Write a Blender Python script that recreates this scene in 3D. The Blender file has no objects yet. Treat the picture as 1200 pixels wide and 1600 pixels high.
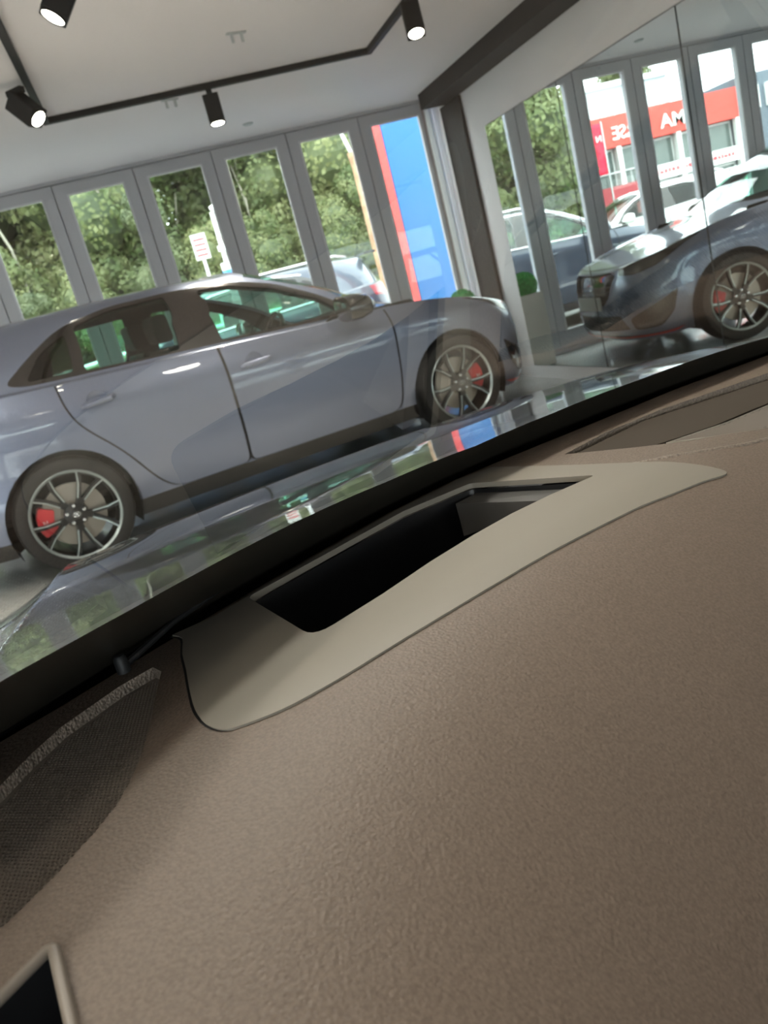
import bpy, bmesh, math, random
import numpy as np
from mathutils import Vector, Matrix
R = math.radians
C = bpy.context.scene.collection
sc = bpy.context.scene

# ------------------------------------------------------------------ camera
CAM_Z = 1.0942
F_PX, ROLL, PITCH, AZ = 1284.2, -0.26306, 0.26293, 0.23454      # azimuth clockwise from +Y
cd = bpy.data.cameras.new('camera')
cam = bpy.data.objects.new('camera', cd); C.objects.link(cam)
cd.sensor_fit = 'HORIZONTAL'; cd.sensor_width = 36.0; cd.lens = F_PX / 1200 * 36
cd.clip_start = 0.01; cd.clip_end = 400
fw = Vector((math.sin(AZ)*math.cos(PITCH), math.cos(AZ)*math.cos(PITCH), -math.sin(PITCH)))
rt0 = Vector((math.cos(AZ), -math.sin(AZ), 0)); up0 = rt0.cross(fw)
rt = rt0*math.cos(ROLL) + up0*math.sin(ROLL); up = -rt0*math.sin(ROLL) + up0*math.cos(ROLL)
m = Matrix((rt, up, -fw)).transposed().to_4x4(); m.translation = (0, 0, CAM_Z)
cam.matrix_world = m
cd.dof.use_dof = True; cd.dof.focus_distance = 0.50; cd.dof.aperture_fstop = 26
sc.camera = cam

# ------------------------------------------------------------------ sky (overcast), exposure
wd = bpy.data.worlds.new('overcast_sky'); sc.world = wd; wd.use_nodes = True
nt = wd.node_tree; nt.nodes.clear()
wo = nt.nodes.new('ShaderNodeOutputWorld'); bg = nt.nodes.new('ShaderNodeBackground')
tcw = nt.nodes.new('ShaderNodeTexCoord'); nzw = nt.nodes.new('ShaderNodeTexNoise'); crw = nt.nodes.new('ShaderNodeValToRGB')
nzw.inputs['Scale'].default_value = 2.2; nzw.inputs['Detail'].default_value = 5
crw.color_ramp.elements[0].color = (.80, .90, 1.0, 1); crw.color_ramp.elements[1].color = (1, 1, 1, 1)
crw.color_ramp.elements[0].position = .35; crw.color_ramp.elements[1].position = .65
nt.links.new(tcw.outputs['Generated'], nzw.inputs['Vector']); nt.links.new(nzw.outputs['Fac'], crw.inputs['Fac'])
nt.links.new(crw.outputs['Color'], bg.inputs['Color']); bg.inputs['Strength'].default_value = 5.4
nt.links.new(bg.outputs[0], wo.inputs[0])
sc.view_settings.view_transform = 'Standard'; sc.view_settings.look = 'None'
sc.view_settings.gamma = 1; sc.view_settings.use_curve_mapping = False
sc.view_settings.exposure = 0.85
sc.cycles.use_denoising = True
sc.cycles.max_bounces = 12; sc.cycles.transparent_max_bounces = 24
sc.cycles.caustics_reflective = False; sc.cycles.caustics_refractive = False
sc.cycles.sample_clamp_indirect = 6

def area(name, loc, rot, sx, sy, power, col=(1, 1, 1), portal=False):
    l = bpy.data.lights.new(name, 'AREA'); l.shape = 'RECTANGLE'; l.size = sx; l.size_y = sy
    l.energy = power; l.color = col
    if portal: l.cycles.is_portal = True
    o = bpy.data.objects.new(name, l); C.objects.link(o); o.location = loc; o.rotation_euler = rot
    return o
DOWN_W = 75
WX, WY, RZ = 3.2136, 7.45, 2.53        # right wall x, window wall corner y, ceiling height
area('window_portal', (WX-8, WY+.35, 1.3), (R(90), 0, 0), 16, 2.6, 0, portal=True).rotation_euler = (R(-90), 0, 0)
area('rear_window_portal', (-5, -7.7, 1.3), (R(90), 0, 0), 16, 2.6, 0, portal=True)

# ------------------------------------------------------------------ material helpers
def mat(name, col, rough=.5, metal=0, coat=0, ior=1.5, spec=.5, coat_rough=.03):
    m_ = bpy.data.materials.new(name); m_.use_nodes = True
    b = m_.node_tree.nodes['Principled BSDF']
    b.inputs['Base Color'].default_value = (*col, 1); b.inputs['Roughness'].default_value = rough
    b.inputs['Metallic'].default_value = metal; b.inputs['Coat Weight'].default_value = coat
    b.inputs['IOR'].default_value = ior; b.inputs['Specular IOR Level'].default_value = spec
    b.inputs['Coat Roughness'].default_value = coat_rough
    return m_
def bsdf(m_): return m_.node_tree.nodes['Principled BSDF']
def noise_color(m_, c1, c2, scale, detail=4, lo=.35, hi=.65, coord='Object', rnd=0):
    t = m_.node_tree; n = t.nodes; tc = n.new('ShaderNodeTexCoord'); nz = n.new('ShaderNodeTexNoise'); cr = n.new('ShaderNodeValToRGB')
    nz.inputs['Scale'].default_value = scale; nz.inputs['Detail'].default_value = detail
    cr.color_ramp.elements[0].color = (*c1, 1); cr.color_ramp.elements[1].color = (*c2, 1)
    cr.color_ramp.elements[0].position = lo; cr.color_ramp.elements[1].position = hi
    t.links.new(tc.outputs[coord], nz.inputs['Vector'])
    if rnd:
        oi = n.new('ShaderNodeObjectInfo'); ad = n.new('ShaderNodeMath'); ad.operation = 'MULTIPLY_ADD'
        ad.inputs[1].default_value = rnd; t.links.new(oi.outputs['Random'], ad.inputs[0]); t.links.new(nz.outputs['Fac'], ad.inputs[2])
        sb = n.new('ShaderNodeMath'); sb.operation = 'SUBTRACT'; sb.inputs[1].default_value = rnd/2
        t.links.new(ad.outputs[0], sb.inputs[0]); t.links.new(sb.outputs[0], cr.inputs['Fac'])
    else: t.links.new(nz.outputs['Fac'], cr.inputs['Fac'])
    t.links.new(cr.outputs['Color'], bsdf(m_).inputs['Base Color']); return cr
def bump(m_, scale, dist, strength=1, kind='noise', detail=3):
    t = m_.node_tree; n = t.nodes; tc = n.new('ShaderNodeTexCoord')
    if kind == 'noise': nz = n.new('ShaderNodeTexNoise'); nz.inputs['Detail'].default_value = detail; out = 'Fac'
    else: nz = n.new('ShaderNodeTexVoronoi'); nz.feature = 'SMOOTH_F1'; out = 'Distance'
    nz.inputs['Scale'].default_value = scale
    b = n.new('ShaderNodeBump'); b.inputs['Distance'].default_value = dist; b.inputs['Strength'].default_value = strength
    t.links.new(tc.outputs['Object'], nz.inputs['Vector']); t.links.new(nz.outputs[out], b.inputs['Height'])
    t.links.new(b.outputs[0], bsdf(m_).inputs['Normal'])
def glass_mat(name, tint, ior=1.5, rough=0.0):
    m_ = bpy.data.materials.new(name); m_.use_nodes = True; t = m_.node_tree; t.nodes.clear()
    o = t.nodes.new('ShaderNodeOutputMaterial'); mx = t.nodes.new('ShaderNodeMixShader')
    tr = t.nodes.new('ShaderNodeBsdfTransparent'); gl = t.nodes.new('ShaderNodeBsdfGlossy'); fr = t.nodes.new('ShaderNodeFresnel')
    tr.inputs[0].default_value = (*tint, 1); gl.inputs['Roughness'].default_value = rough; fr.inputs['IOR'].default_value = ior
    # a sheet seen from either side reflects as from outside
    ge = t.nodes.new('ShaderNodeNewGeometry'); ml = t.nodes.new('ShaderNodeMath'); ml.operation = 'MULTIPLY_ADD'
    ml.inputs[1].default_value = 1/ior-ior; ml.inputs[2].default_value = ior
    t.links.new(ge.outputs['Backfacing'], ml.inputs[0]); t.links.new(ml.outputs[0], fr.inputs['IOR'])
    t.links.new(fr.outputs[0], mx.inputs[0]); t.links.new(tr.outputs[0], mx.inputs[1]); t.links.new(gl.outputs[0], mx.inputs[2])
    t.links.new(mx.outputs[0], o.inputs[0]); return m_
def emis(name, col, s):
    m_ = bpy.data.materials.new(name); m_.use_nodes = True; t = m_.node_tree; t.nodes.clear()
    o = t.nodes.new('ShaderNodeOutputMaterial'); e = t.nodes.new('ShaderNodeEmission')
    e.inputs[0].default_value = (*col, 1); e.inputs[1].default_value = s; t.links.new(e.outputs[0], o.inputs[0]); return m_

M = {}
M['ceiling'] = mat('ceiling_paint', (.86, .815, .825), .8); bump(M['ceiling'], 60, .001)
M['wall'] = mat('wall_paint', (.80, .78, .78), .7); bump(M['wall'], 80, .001)
M['floor'] = mat('floor_tile', (.42, .42, .40), .2, coat=.3); noise_color(M['floor'], (.47, .465, .445), (.55, .545, .52), 3)
M['frame'] = mat('window_frame_grey', (.52, .52, .55), .45)
M['bead'] = mat('glazing_bead', (.68, .68, .70), .4)
M['pane'] = glass_mat('window_glass', (.94, .96, .94), 1.35)
M['black'] = mat('black_steel', (.010, .011, .012), .6, spec=.25)
M['mirror'] = mat('mirror_silver', (.88, .94, .92), .0, 1)
M['medge'] = mat('mirror_edge', (.05, .06, .06), .3)
M['curtain'] = mat('white_curtain', (.88, .90, .88), .7)
M['beige'] = mat('beige_reveal', (.36, .31, .30), .6)
M['dash'] = mat('dash_soft_skin', (.2, .165, .14), .52, spec=.45)
noise_color(M['dash'], (.158, .117, .088), (.198, .149, .114), 620, 3, .36, .64)
bump(M['dash'], 640, .00034, .9, 'voronoi')
M['dashgrain'] = mat('dash_coarse_grain', (.2, .165, .14), .5, spec=.5); bump(M['dashgrain'], 700, .0012, 1, 'voronoi')
noise_color(M['dashgrain'], (.20, .158, .125), (.28, .225, .18), 500, 2, .38, .62)
M['cover'] = mat('satin_taupe_plastic', (.265, .235, .194), .5, spec=.4)
M['panel'] = mat('smooth_brown_plastic', (.075, .060, .047), .7, spec=.12)
M['grille'] = mat('grille_brown_plastic', (.23, .19, .155), .45)
M['well'] = mat('black_well', (.006, .006, .007), .35)
M['wellgrey'] = mat('dark_grey_well', (.055, .05, .045), .5)
M['rubber'] = mat('black_rubber', (.012, .012, .013), .55)
M['frit'] = mat('black_glass_band', (.045, .039, .030), .32, ior=1.5, spec=.6)
M['seal'] = mat('blue_black_seal', (.006, .007, .010), .3, spec=.6)
M['screen'] = glass_mat('windscreen_glass', (.93, .97, .95), 1.52)
M['bonnet'] = mat('dark_grey_metallic_bonnet', (.02, .021, .024), .3, 0, 1, 1.8, coat_rough=.0)
bsdf(M['bonnet']).inputs['Coat IOR'].default_value = 3.2
M['shell'] = mat('dark_grey_body_paint', (.04, .042, .048), .4, .5, 1)
M['headlining'] = mat('grey_headlining', (.25, .24, .23), .9)
def paint(name, col, metal=.5, rough=.4):
    return mat(name, col, rough, metal, 1, 1.5, coat_rough=.02)
M['blue'] = paint('grey_blue_metallic', (.185, .215, .305), .5, .4)
M['navy'] = paint('dark_blue_metallic', (.028, .042, .070), .5)
M['white'] = paint('white_paint', (.75, .78, .77), 0)
M['silver'] = mat('satin_silver', (.75, .77, .78), .25, .9)
M['gloss'] = mat('gloss_black', (.012, .011, .010), .08, 0, 1)
M['trimb'] = mat('dark_brown_gloss_trim', (.016, .014, .013), .18, 0, .6)
M['tyre'] = mat('tyre_rubber', (.018, .017, .016), .75)
M['rim'] = mat('dark_alloy', (.035, .036, .037), .35, .7)
M['machined'] = mat('machined_alloy_edge', (.50, .57, .56), .35, .9)
M['disc'] = mat('brake_disc_steel', (.34, .31, .27), .4, .7)
M['red'] = mat('red_caliper', (.60, .02, .03), .35, coat=.5)
M['redline'] = mat('red_accent', (.6, .05, .05), .4)
M['chrome'] = mat('chrome', (.85, .87, .87), .12, 1)
M['carglass'] = glass_mat('green_tinted_car_glass', (.64, .90, .80), 1.5)
M['darkglass'] = glass_mat('privacy_glass', (.045, .06, .05), 1.5)
M['lamp'] = mat('headlamp_lens', (.55, .60, .60), .08, .3, 1)
M['lampdark'] = mat('dark_headlamp', (.015, .016, .018), .1, 0, 1)
M['tail'] = mat('red_tail_lamp', (.35, .01, .02), .15, coat=1)
M['interior'] = mat('black_interior_fabric', (.02, .019, .018), .9)
M['plate'] = mat('number_plate', (.65, .67, .62), .5)
M['led'] = emis('lamp_led', (1, .90, .74), 22)
M['label'] = mat('white_label', (.8, .8, .8), .5)
M['pot'] = mat('pale_stone_planter', (.80, .80, .74), .6)
M['topiary'] = mat('bright_green_topiary', (.03, .30, .06), .8)
noise_color(M['topiary'], (.04, .36, .08), (.10, .62, .16), 40)
M['totem'] = mat('blue_sign_face', (.014, .100, .27), .4, spec=.3); 
M['totemred'] = mat('red_sign_edge', (.60, .04, .035), .4)
M['grass'] = mat('grass', (.16, .27, .05), .9); noise_color(M['grass'], (.09, .16, .035), (.19, .23, .07), 1.2, 6)
M['asphalt'] = mat('asphalt', (.20, .20, .19), .85); noise_color(M['asphalt'], (.10, .10, .097), (.15, .15, .142), 2.5, 6)
M['bark'] = mat('brown_bark', (.33, .20, .13), .9); noise_color(M['bark'], (.26, .15, .09), (.50, .31, .19), 6)
M['palebark'] = mat('pale_bark', (.22, .21, .16), .9)
M['galv'] = mat('galvanised_steel', (.50, .52, .52), .45, .5)
M['bred'] = mat('red_fascia', (.66, .055, .035), .5)
M['bredbrick'] = mat('dark_red_wall', (.36, .05, .06), .7)
M['bwhite'] = mat('white_render', (.85, .86, .84), .6)
M['bgrey'] = mat('light_grey_cladding', (.48, .50, .51), .6)
M['bdark'] = mat('dark_slate_cladding', (.10, .125, .155), .6)
M['bglass'] = mat('shop_glass', (.10, .13, .12), .08, 0, 0)
M['pinkflag'] = mat('crimson_flag', (.80, .02, .06), .7)
M['redtxt'] = mat('red_lettering', (.70, .05, .07), .6)
M['signblue'] = mat('blue_band', (.05, .30, .62), .5)
def leafmat(name, a, b, rnd=.25):
    m_ = mat(name, a, .6); noise_color(m_, a, b, .9, 3, .34, .66, 'Object', rnd)
    t = m_.node_tree; ob = bsdf(m_); out = t.nodes['Material Output']
    tl = t.nodes.new('ShaderNodeBsdfTranslucent'); mx = t.nodes.new('ShaderNodeMixShader'); mx.inputs[0].default_value = .4
    t.links.new(ob.inputs['Base Color'].links[0].from_socket, tl.inputs[0])
    t.links.new(ob.outputs[0], mx.inputs[1]); t.links.new(tl.outputs[0], mx.inputs[2]); t.links.new(mx.outputs[0], out.inputs[0])
    return m_
t_ = M['curtain'].node_tree; tl_ = t_.nodes.new('ShaderNodeBsdfTranslucent'); tl_.inputs[0].default_value = (.9, .92, .9, 1); mx_ = t_.nodes.new('ShaderNodeMixShader'); mx_.inputs[0].default_value = .6
t_.links.new(bsdf(M['curtain']).outputs[0], mx_.inputs[1]); t_.links.new(tl_.outputs[0], mx_.inputs[2]); t_.links.new(mx_.outputs[0], t_.nodes['Material Output'].inputs[0])
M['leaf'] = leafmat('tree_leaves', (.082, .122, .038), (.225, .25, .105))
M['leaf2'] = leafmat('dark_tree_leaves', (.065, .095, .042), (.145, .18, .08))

# ------------------------------------------------------------------ object helpers
def tag(o, label=None, cat=None, group=None, kind=None):
    if label: o['label'] = label
    if cat: o['category'] = cat
    if group: o['group'] = group
    if kind: o['kind'] = kind
    return o
def empty(name, loc=(0, 0, 0), rz=0, label=None, cat=None, group=None, kind=None):
    o = bpy.data.objects.new(name, None); C.objects.link(o); o.location = loc; o.rotation_euler = (0, 0, rz)
    o.empty_display_size = .1
    return tag(o, label, cat, group, kind)
def link(name, me, mt, parent=None):
    if mt is not None and not me.materials: me.materials.append(mt)
    o = bpy.data.objects.new(name, me); C.objects.link(o)
    if parent: o.parent = parent
    return o
def mesh(name, V, F, mt, parent=None, smooth=False, normals=None):
    me = bpy.data.meshes.new(name); me.from_pydata([tuple(map(float, v)) for v in V], [], [tuple(map(int, f)) for f in F]); me.update()
    if smooth:
        me.shade_smooth()
        if normals is not None: me.normals_split_custom_set_from_vertices([tuple(map(float, n)) for n in normals])
    return link(name, me, mt, parent)
class MB:
    def __init__(s): s.V = []; s.F = []
    def add(s, V, F):
        b = len(s.V); s.V += [tuple(v) for v in V]; s.F += [tuple(i+b for i in f) for f in F]; return s
    def box(s, x0, x1, y0, y1, z0, z1):
        V = [(x, y, z) for z in (z0, z1) for y in (y0, y1) for x in (x0, x1)]
        return s.add(V, [(0, 2, 3, 1), (4, 5, 7, 6), (0, 1, 5, 4), (1, 3, 7, 5), (3, 2, 6, 7), (2, 0, 4, 6)])
    def tube(s, pts, r, n=10, caps=True):
        pts = [Vector(p) for p in pts]; V = []; F = []
        rr = r if isinstance(r, (list, tuple)) else [r]*len(pts)
        for i, p in enumerate(pts):
            d = (pts[min(i+1, len(pts)-1)]-pts[max(i-1, 0)]).normalized()
            a = d.cross(Vector((0, 0, 1)));
            if a.length < .05: a = d.cross(Vector((1, 0, 0)))
            a.normalize(); b = d.cross(a)
            for k in range(n):
                t = 2*math.pi*k/n; V.append(p+(a*math.cos(t)+b*math.sin(t))*rr[i])
        for i in range(len(pts)-1):
            for k in range(n): F.append((i*n+k, i*n+(k+1) % n, (i+1)*n+(k+1) % n, (i+1)*n+k))
        if caps: F += [tuple(range(n))[::-1], tuple((len(pts)-1)*n+k for k in range(n))]
        return s.add(V, F)
    def lathe(s, prof, n=32, axis='z', o=(0, 0, 0)):
        V = []; F = []
        for r_, h in prof:
            for k in range(n):
                t = 2*math.pi*k/n; c_, s_ = r_*math.cos(t), r_*math.sin(t)
                v = {'z': (c_, s_, h), 'y': (c_, h, s_), 'x': (h, c_, s_)}[axis]; V.append((v[0]+o[0], v[1]+o[1], v[2]+o[2]))
        for i in range(len(prof)-1):
            for k in range(n): F.append((i*n+k, i*n+(k+1) % n, (i+1)*n+(k+1) % n, (i+1)*n+k))
        return s.add(V, F)
    def prism(s, poly, z0, z1, ax='z'):
        n = len(poly)
        def P(a, b, h): return {'z': (a, b, h), 'y': (a, h, b), 'x': (h, a, b)}[ax]
        V = [P(a, b, z0) for a, b in poly]+[P(a, b, z1) for a, b in poly]
        F = [tuple(range(n))[::-1], tuple(range(n, 2*n))]+[(i, (i+1) % n, n+(i+1) % n, n+i) for i in range(n)]
        return s.add(V, F)
    def build(s, name, mt, parent=None, smooth=False, bevel=0, sub=0):
        me = bpy.data.meshes.new(name); me.from_pydata(s.V, [], s.F)
        bm = bmesh.new(); bm.from_mesh(me); bmesh.ops.recalc_face_normals(bm, faces=bm.faces)
        if bevel: bmesh.ops.bevel(bm, geom=bm.edges[:]+bm.verts[:], offset=bevel, segments=2, affect='EDGES', clamp_overlap=True)
        bm.to_mesh(me); bm.free(); me.update()
        if smooth:
            me.shade_smooth()
            if smooth != 'all': me.set_sharp_from_angle(angle=R(35))
        return link(name, me, mt, parent)
def copy_tree(o, parent=None):
    c = o.copy(); C.objects.link(c); c.parent = parent
    for ch in list(o.children): copy_tree(ch, c)
    return c
def inpoly(x, y, P):
    r = False; n = len(P); j = n-1
    for i in range(n):
        xi, yi = P[i]; xj, yj = P[j]
        if (yi > y) != (yj > y) and x < (xj-xi)*(y-yi)/(yj-yi)+xi: r = not r
        j = i
    return r
def rounded(poly, r, n=4):
    out = []; k = len(poly)
    for i in range(k):
        p = np.array(poly[i], float); a = np.array(poly[i-1], float); b = np.array(poly[(i+1) % k], float)
        ri = r[i] if isinstance(r, (list, tuple)) else r
        la, lb = np.linalg.norm(a-p), np.linalg.norm(b-p)
        if ri <= 0: out.append(tuple(p)); continue
        p0 = p+(a-p)*min(ri/la, .45); p1 = p+(b-p)*min(ri/lb, .45)
        for q in range(n+1):
            t = q/n; out.append(tuple((1-t)**2*p0+2*t*(1-t)*p+t*t*p1))
    return out
def inset_poly(P, d):
    n = len(P); A = sum(P[i][0]*P[(i+1) % n][1]-P[(i+1) % n][0]*P[i][1] for i in range(n)); s = 1 if A > 0 else -1
    out = []
    for i in range(n):
        a = np.array(P[i-1], float); p = np.array(P[i], float); b = np.array(P[(i+1) % n], float)
        e1 = p-a; e2 = b-p; e1 /= max(np.linalg.norm(e1), 1e-9); e2 /= max(np.linalg.norm(e2), 1e-9)
        n1 = np.array((-e1[1], e1[0]))*s; n2 = np.array((-e2[1], e2[0]))*s
        m_ = n1+n2; m_ /= max(np.linalg.norm(m_), 1e-6); k = d/max(.4, m_@n1); out.append(tuple(p+m_*k))
    return out
# a flat parameter grid cut along outlines; every face gets the name of the region it lies in
def cut_grid(us, vs, regions):
    bm = bmesh.new(); nu, nv = len(us), len(vs)
    vv = [[bm.verts.new((u, v, 0)) for v in vs] for u in us]
    for i in range(nu-1):
        for j in range(nv-1): bm.faces.new((vv[i][j], vv[i+1][j], vv[i+1][j+1], vv[i][j+1]))
    for name, P in regions:
        n = len(P)
        for i in range(n):
            a, b = P[i], P[(i+1) % n]; x0, x1 = min(a[0], b[0])-1e-6, max(a[0], b[0])+1e-6; y0, y1 = min(a[1], b[1])-1e-6, max(a[1], b[1])+1e-6
            if x1-x0+y1-y0 < 1e-4: continue
            fs = []
            for f in bm.faces:
                xs = [v.co.x for v in f.verts]
                if max(xs) < x0 or min(xs) > x1: continue
                ys = [v.co.y for v in f.verts]
                if max(ys) < y0 or min(ys) > y1: continue
                fs.append(f)
            if not fs: continue
            g = set(fs)
            for f in fs: g.update(f.edges); g.update(f.verts)
            no = Vector((b[1]-a[1], a[0]-b[0], 0)).normalized()
            bmesh.ops.bisect_plane(bm, geom=list(g), plane_co=(a[0], a[1], 0), plane_no=no, dist=1e-6)
    bm.verts.ensure_lookup_table(); bm.verts.index_update()
    P2 = np.array([(v.co.x, v.co.y) for v in bm.verts]); out = {}
    for f in bm.faces:
        c = f.calc_center_median(); lab = 'base'
        for name, P in regions:
            if inpoly(c.x, c.y, P): lab = name
        out.setdefault(lab, []).append([v.index for v in f.verts])
    bm.free(); return P2, out
def compact(faces):
    ids = sorted({i for f in faces for i in f}); mp = {k: i for i, k in enumerate(ids)}
    return ids, [[mp[i] for i in f] for f in faces]
# ================================================================== THE ROOM
def st(o): o['kind'] = 'structure'; return o
XL, YB = -13.0, -8.0
WANG = 178.4          # direction of the window wall seen from the corner
Wd = Vector((math.cos(R(WANG)), math.sin(R(WANG)), 0)); Wn = Vector((-math.sin(R(WANG)), math.cos(R(WANG)), 0))
yl = WY+(WX-XL)*.02793
st(MB().add([(XL, YB, 0), (WX, YB, 0), (WX, WY, 0), (XL, yl, 0)], [(0, 1, 2, 3)]).build('floor', M['floor']))
st(MB().add([(x, y, z) for z in (RZ, RZ+.15) for x, y in ((XL-.2, YB-.2), (WX+.2, YB-.2), (WX+.2, WY+.1), (XL-.2, yl+.1))],
   [(0, 3, 2, 1), (4, 5, 6, 7), (0, 1, 5, 4), (1, 2, 6, 5), (2, 3, 7, 6), (3, 0, 4, 7)]).build('ceiling', M['ceiling']))
# right wall: white wall with a wide opening in which the mirror panels sit 3 cm deep
MY1, MZ0, MZ1 = 6.57, .10, 2.075
w = MB(); w.box(WX, WX+.18, MY1, WY+.1, 0, RZ); w.box(WX, WX+.18, YB, -1.0, 0, RZ)
w.box(WX, WX+.18, -1.0, MY1, MZ1, RZ); w.box(WX, WX+.18, -1.0, MY1, 0, MZ0); w.box(WX+.03, WX+.18, -1.0, MY1, MZ0, MZ1)
st(w.build('wall_right', M['wall']))
st(MB().box(XL-.2, XL, YB, yl, 0, RZ).build('wall_left', M['wall']))
w = MB(); w.box(XL, WX, YB-.2, YB, 0, .35); w.box(XL, WX, YB-.2, YB, 2.35, RZ)
for k in range(6): w.box(XL+k*3.2, XL+k*3.2+.35, YB-.2, YB, .35, 2.35)
st(w.build('wall_back', M['wall']))
for k in range(5):
    o = st(MB().box(XL+k*3.2+.35, XL+k*3.2+.41, YB-.12, YB-.06, .35, 2.35).box(XL+k*3.2+3.14, XL+k*3.2+3.2, YB-.12, YB-.06, .35, 2.35).box(XL+k*3.2+.41, XL+k*3.2+3.14, YB-.12, YB-.06, .35, .41).box(XL+k*3.2+.41, XL+k*3.2+3.14, YB-.12, YB-.06, 2.29, 2.35).build('window_%d' % (30+k), M['frame']))
    MB().box(XL+k*3.2+.41, XL+k*3.2+3.14, YB-.095, YB-.085, .41, 2.29).build('pane', M['pane'], o)
# folding glass doors along the window wall, each leaf a window with its own frame, bead and pane
corner = Vector((WX, WY, 0))
lf = MB(); x0, x1 = .094, .746
lf.box(x0, .185, -.035, .035, .04, 2.50); lf.box(.655, x1, -.035, .035, .04, 2.50); lf.box(.185, .655, -.035, .035, 2.415, 2.50); lf.box(.185, .655, -.035, .035, .04, .20)
for xx in (x0, x1): lf.box(xx-.004 if xx == x0 else xx-.010, xx+.010 if xx == x0 else xx+.004, -.045, -.03, .04, 2.50)
lf_o = lf.build('window_1', M['frame']); lme = lf_o.data
bd = MB(); bd.box(.185, .199, .012, .042, .20, 2.415); bd.box(.641, .655, .012, .042, .20, 2.415); bd.box(.199, .641, .012, .042, 2.401, 2.415); bd.box(.199, .641, .012, .042, .20, .214)
bd_o = bd.build('glazing_bead', M['bead'], lf_o); pn_o = MB().box(.185, .655, -.004, .004, .20, 2.415).build('pane', M['pane'], lf_o)
hn = MB(); hn.tube([(.118, .045, .98), (.118, .085, .98)], .008, 8); hn.tube([(.118, .08, .98), (.118, .08, .86)], .009, 8); hn_o = hn.build('door_handle', M['silver'], lf_o, smooth=True)
for k in range(24):
    if k == 0: o = lf_o
    else:
        o = lf_o.copy(); o.name = 'window_%d' % (k+1); C.objects.link(o)
        for ch in (bd_o, pn_o) + ((hn_o,) if k % 6 == 5 else ()):
            c = ch.copy(); C.objects.link(c); c.parent = o
    st(o); o.location = corner+Wd*(.66*k); o.rotation_euler = (0, 0, R(WANG))
bpy.data.objects.remove(hn_o)
hd = MB(); hd.box(-.02, 16.0, -.05, .05, 2.505, RZ); hd.box(-.02, 16.0, -.06, .06, 0, .035)
o = st(hd.build('trim_1', M['frame'])); o.location = corner; o.rotation_euler = (0, 0, R(WANG))
o = st(MB().box(.11, .165, -.05, .05, .035, 2.505).build('trim_2', M['beige'])); o.location = corner; o.rotation_euler = (0, 0, R(WANG))
# black steel column and beam standing against the mirror wall
o = st(MB().box(WX-.03, WX-.002, 6.90, 7.31, 0, 2.40).build('trim_3', M['black']))
o = st(MB().box(WX-.24, WX-.004, -7.9, 7.22, 2.405, RZ).build('trim_4', M['black']))
st(MB().box(WX-.012, WX-.001, YB, 6.86, 0, .09).build('baseboard_right', M['wall']))
# mirror panels
edges = [MY1, 5.393, 4.10, 2.81, 1.52, .23]
for k in range(5):
    a, b = edges[k+1]+.003, edges[k]-.003
    mr = empty('mirror_panel', (WX, (a+b)/2, MZ0), 0, ['mirror panel nearest the black column, reflecting trees and a hatchback nose', 'tall wall mirror panel between the two dark seams', 'tall wall mirror panel right of the dark seam at the upper right', 'wall mirror panel nearest but one to the viewer', 'wall mirror panel nearest to the viewer'][k], 'mirror')
    h = (b-a)/2
    MB().box(-.004, .024, -h, h, .0, MZ1-MZ0-.004).build('mirror_backing', M['medge'], mr)
    MB().add([(-.006, -h+.004, .004), (-.006, h-.004, .004), (-.006, h-.004, MZ1-MZ0-.008), (-.006, -h+.004, MZ1-MZ0-.008)], [(0, 3, 2, 1)]).build('mirror_glass', M['mirror'], mr)
# gathered white curtain in the corner
V = []; F = []; n = 60
for i in range(n+1):
    t = i/n; x = WX-.005-.165*t; y = 7.345+.028*math.sin(t*math.pi*5)+.004*math.sin(t*31)
    V += [(x, y, .03), (x, y, 2.49)]
    if i: F.append((2*i-2, 2*i, 2*i+1, 2*i-1))
o = mesh('curtain', V, F, M['curtain'], smooth=True)
tag(o, 'gathered white curtain hanging in the corner beside the black column', 'curtain')

# ------------------------------------------------------------------ ceiling track and spotlights
tr = MB(); zt = RZ-.035; T0 = (-.038, 5.673); T1 = (2.022, 5.548); T2 = (1.955, 1.2); T3 = (-.17, 1.2)
def bar(a, b, w_=.036):
    a = Vector((a[0], a[1], 0)); b = Vector((b[0], b[1], 0)); d = (b-a).normalized(); n_ = Vector((-d.y, d.x, 0))*w_/2; a = a-d*w_/2; b = b+d*w_/2
    m_ = MB(); V = [(*(q[:2]), z) for z in (zt, RZ-.001) for q in (a-n_, b-n_, b+n_, a+n_)]
    return m_.add(V, [(0, 3, 2, 1), (4, 5, 6, 7), (0, 1, 5, 4), (1, 2, 6, 5), (2, 3, 7, 6), (3, 0, 4, 7)])
rt_ = empty('lighting_track', (0, 0, 0), 0, 'black rectangular lighting track fixed to the grey ceiling', 'light track')
for a, b in ((T0, T1), (T1, T2), (T2, T3), (T3, T0)): bar(a, b).build('rail', M['black'], rt_)
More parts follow.
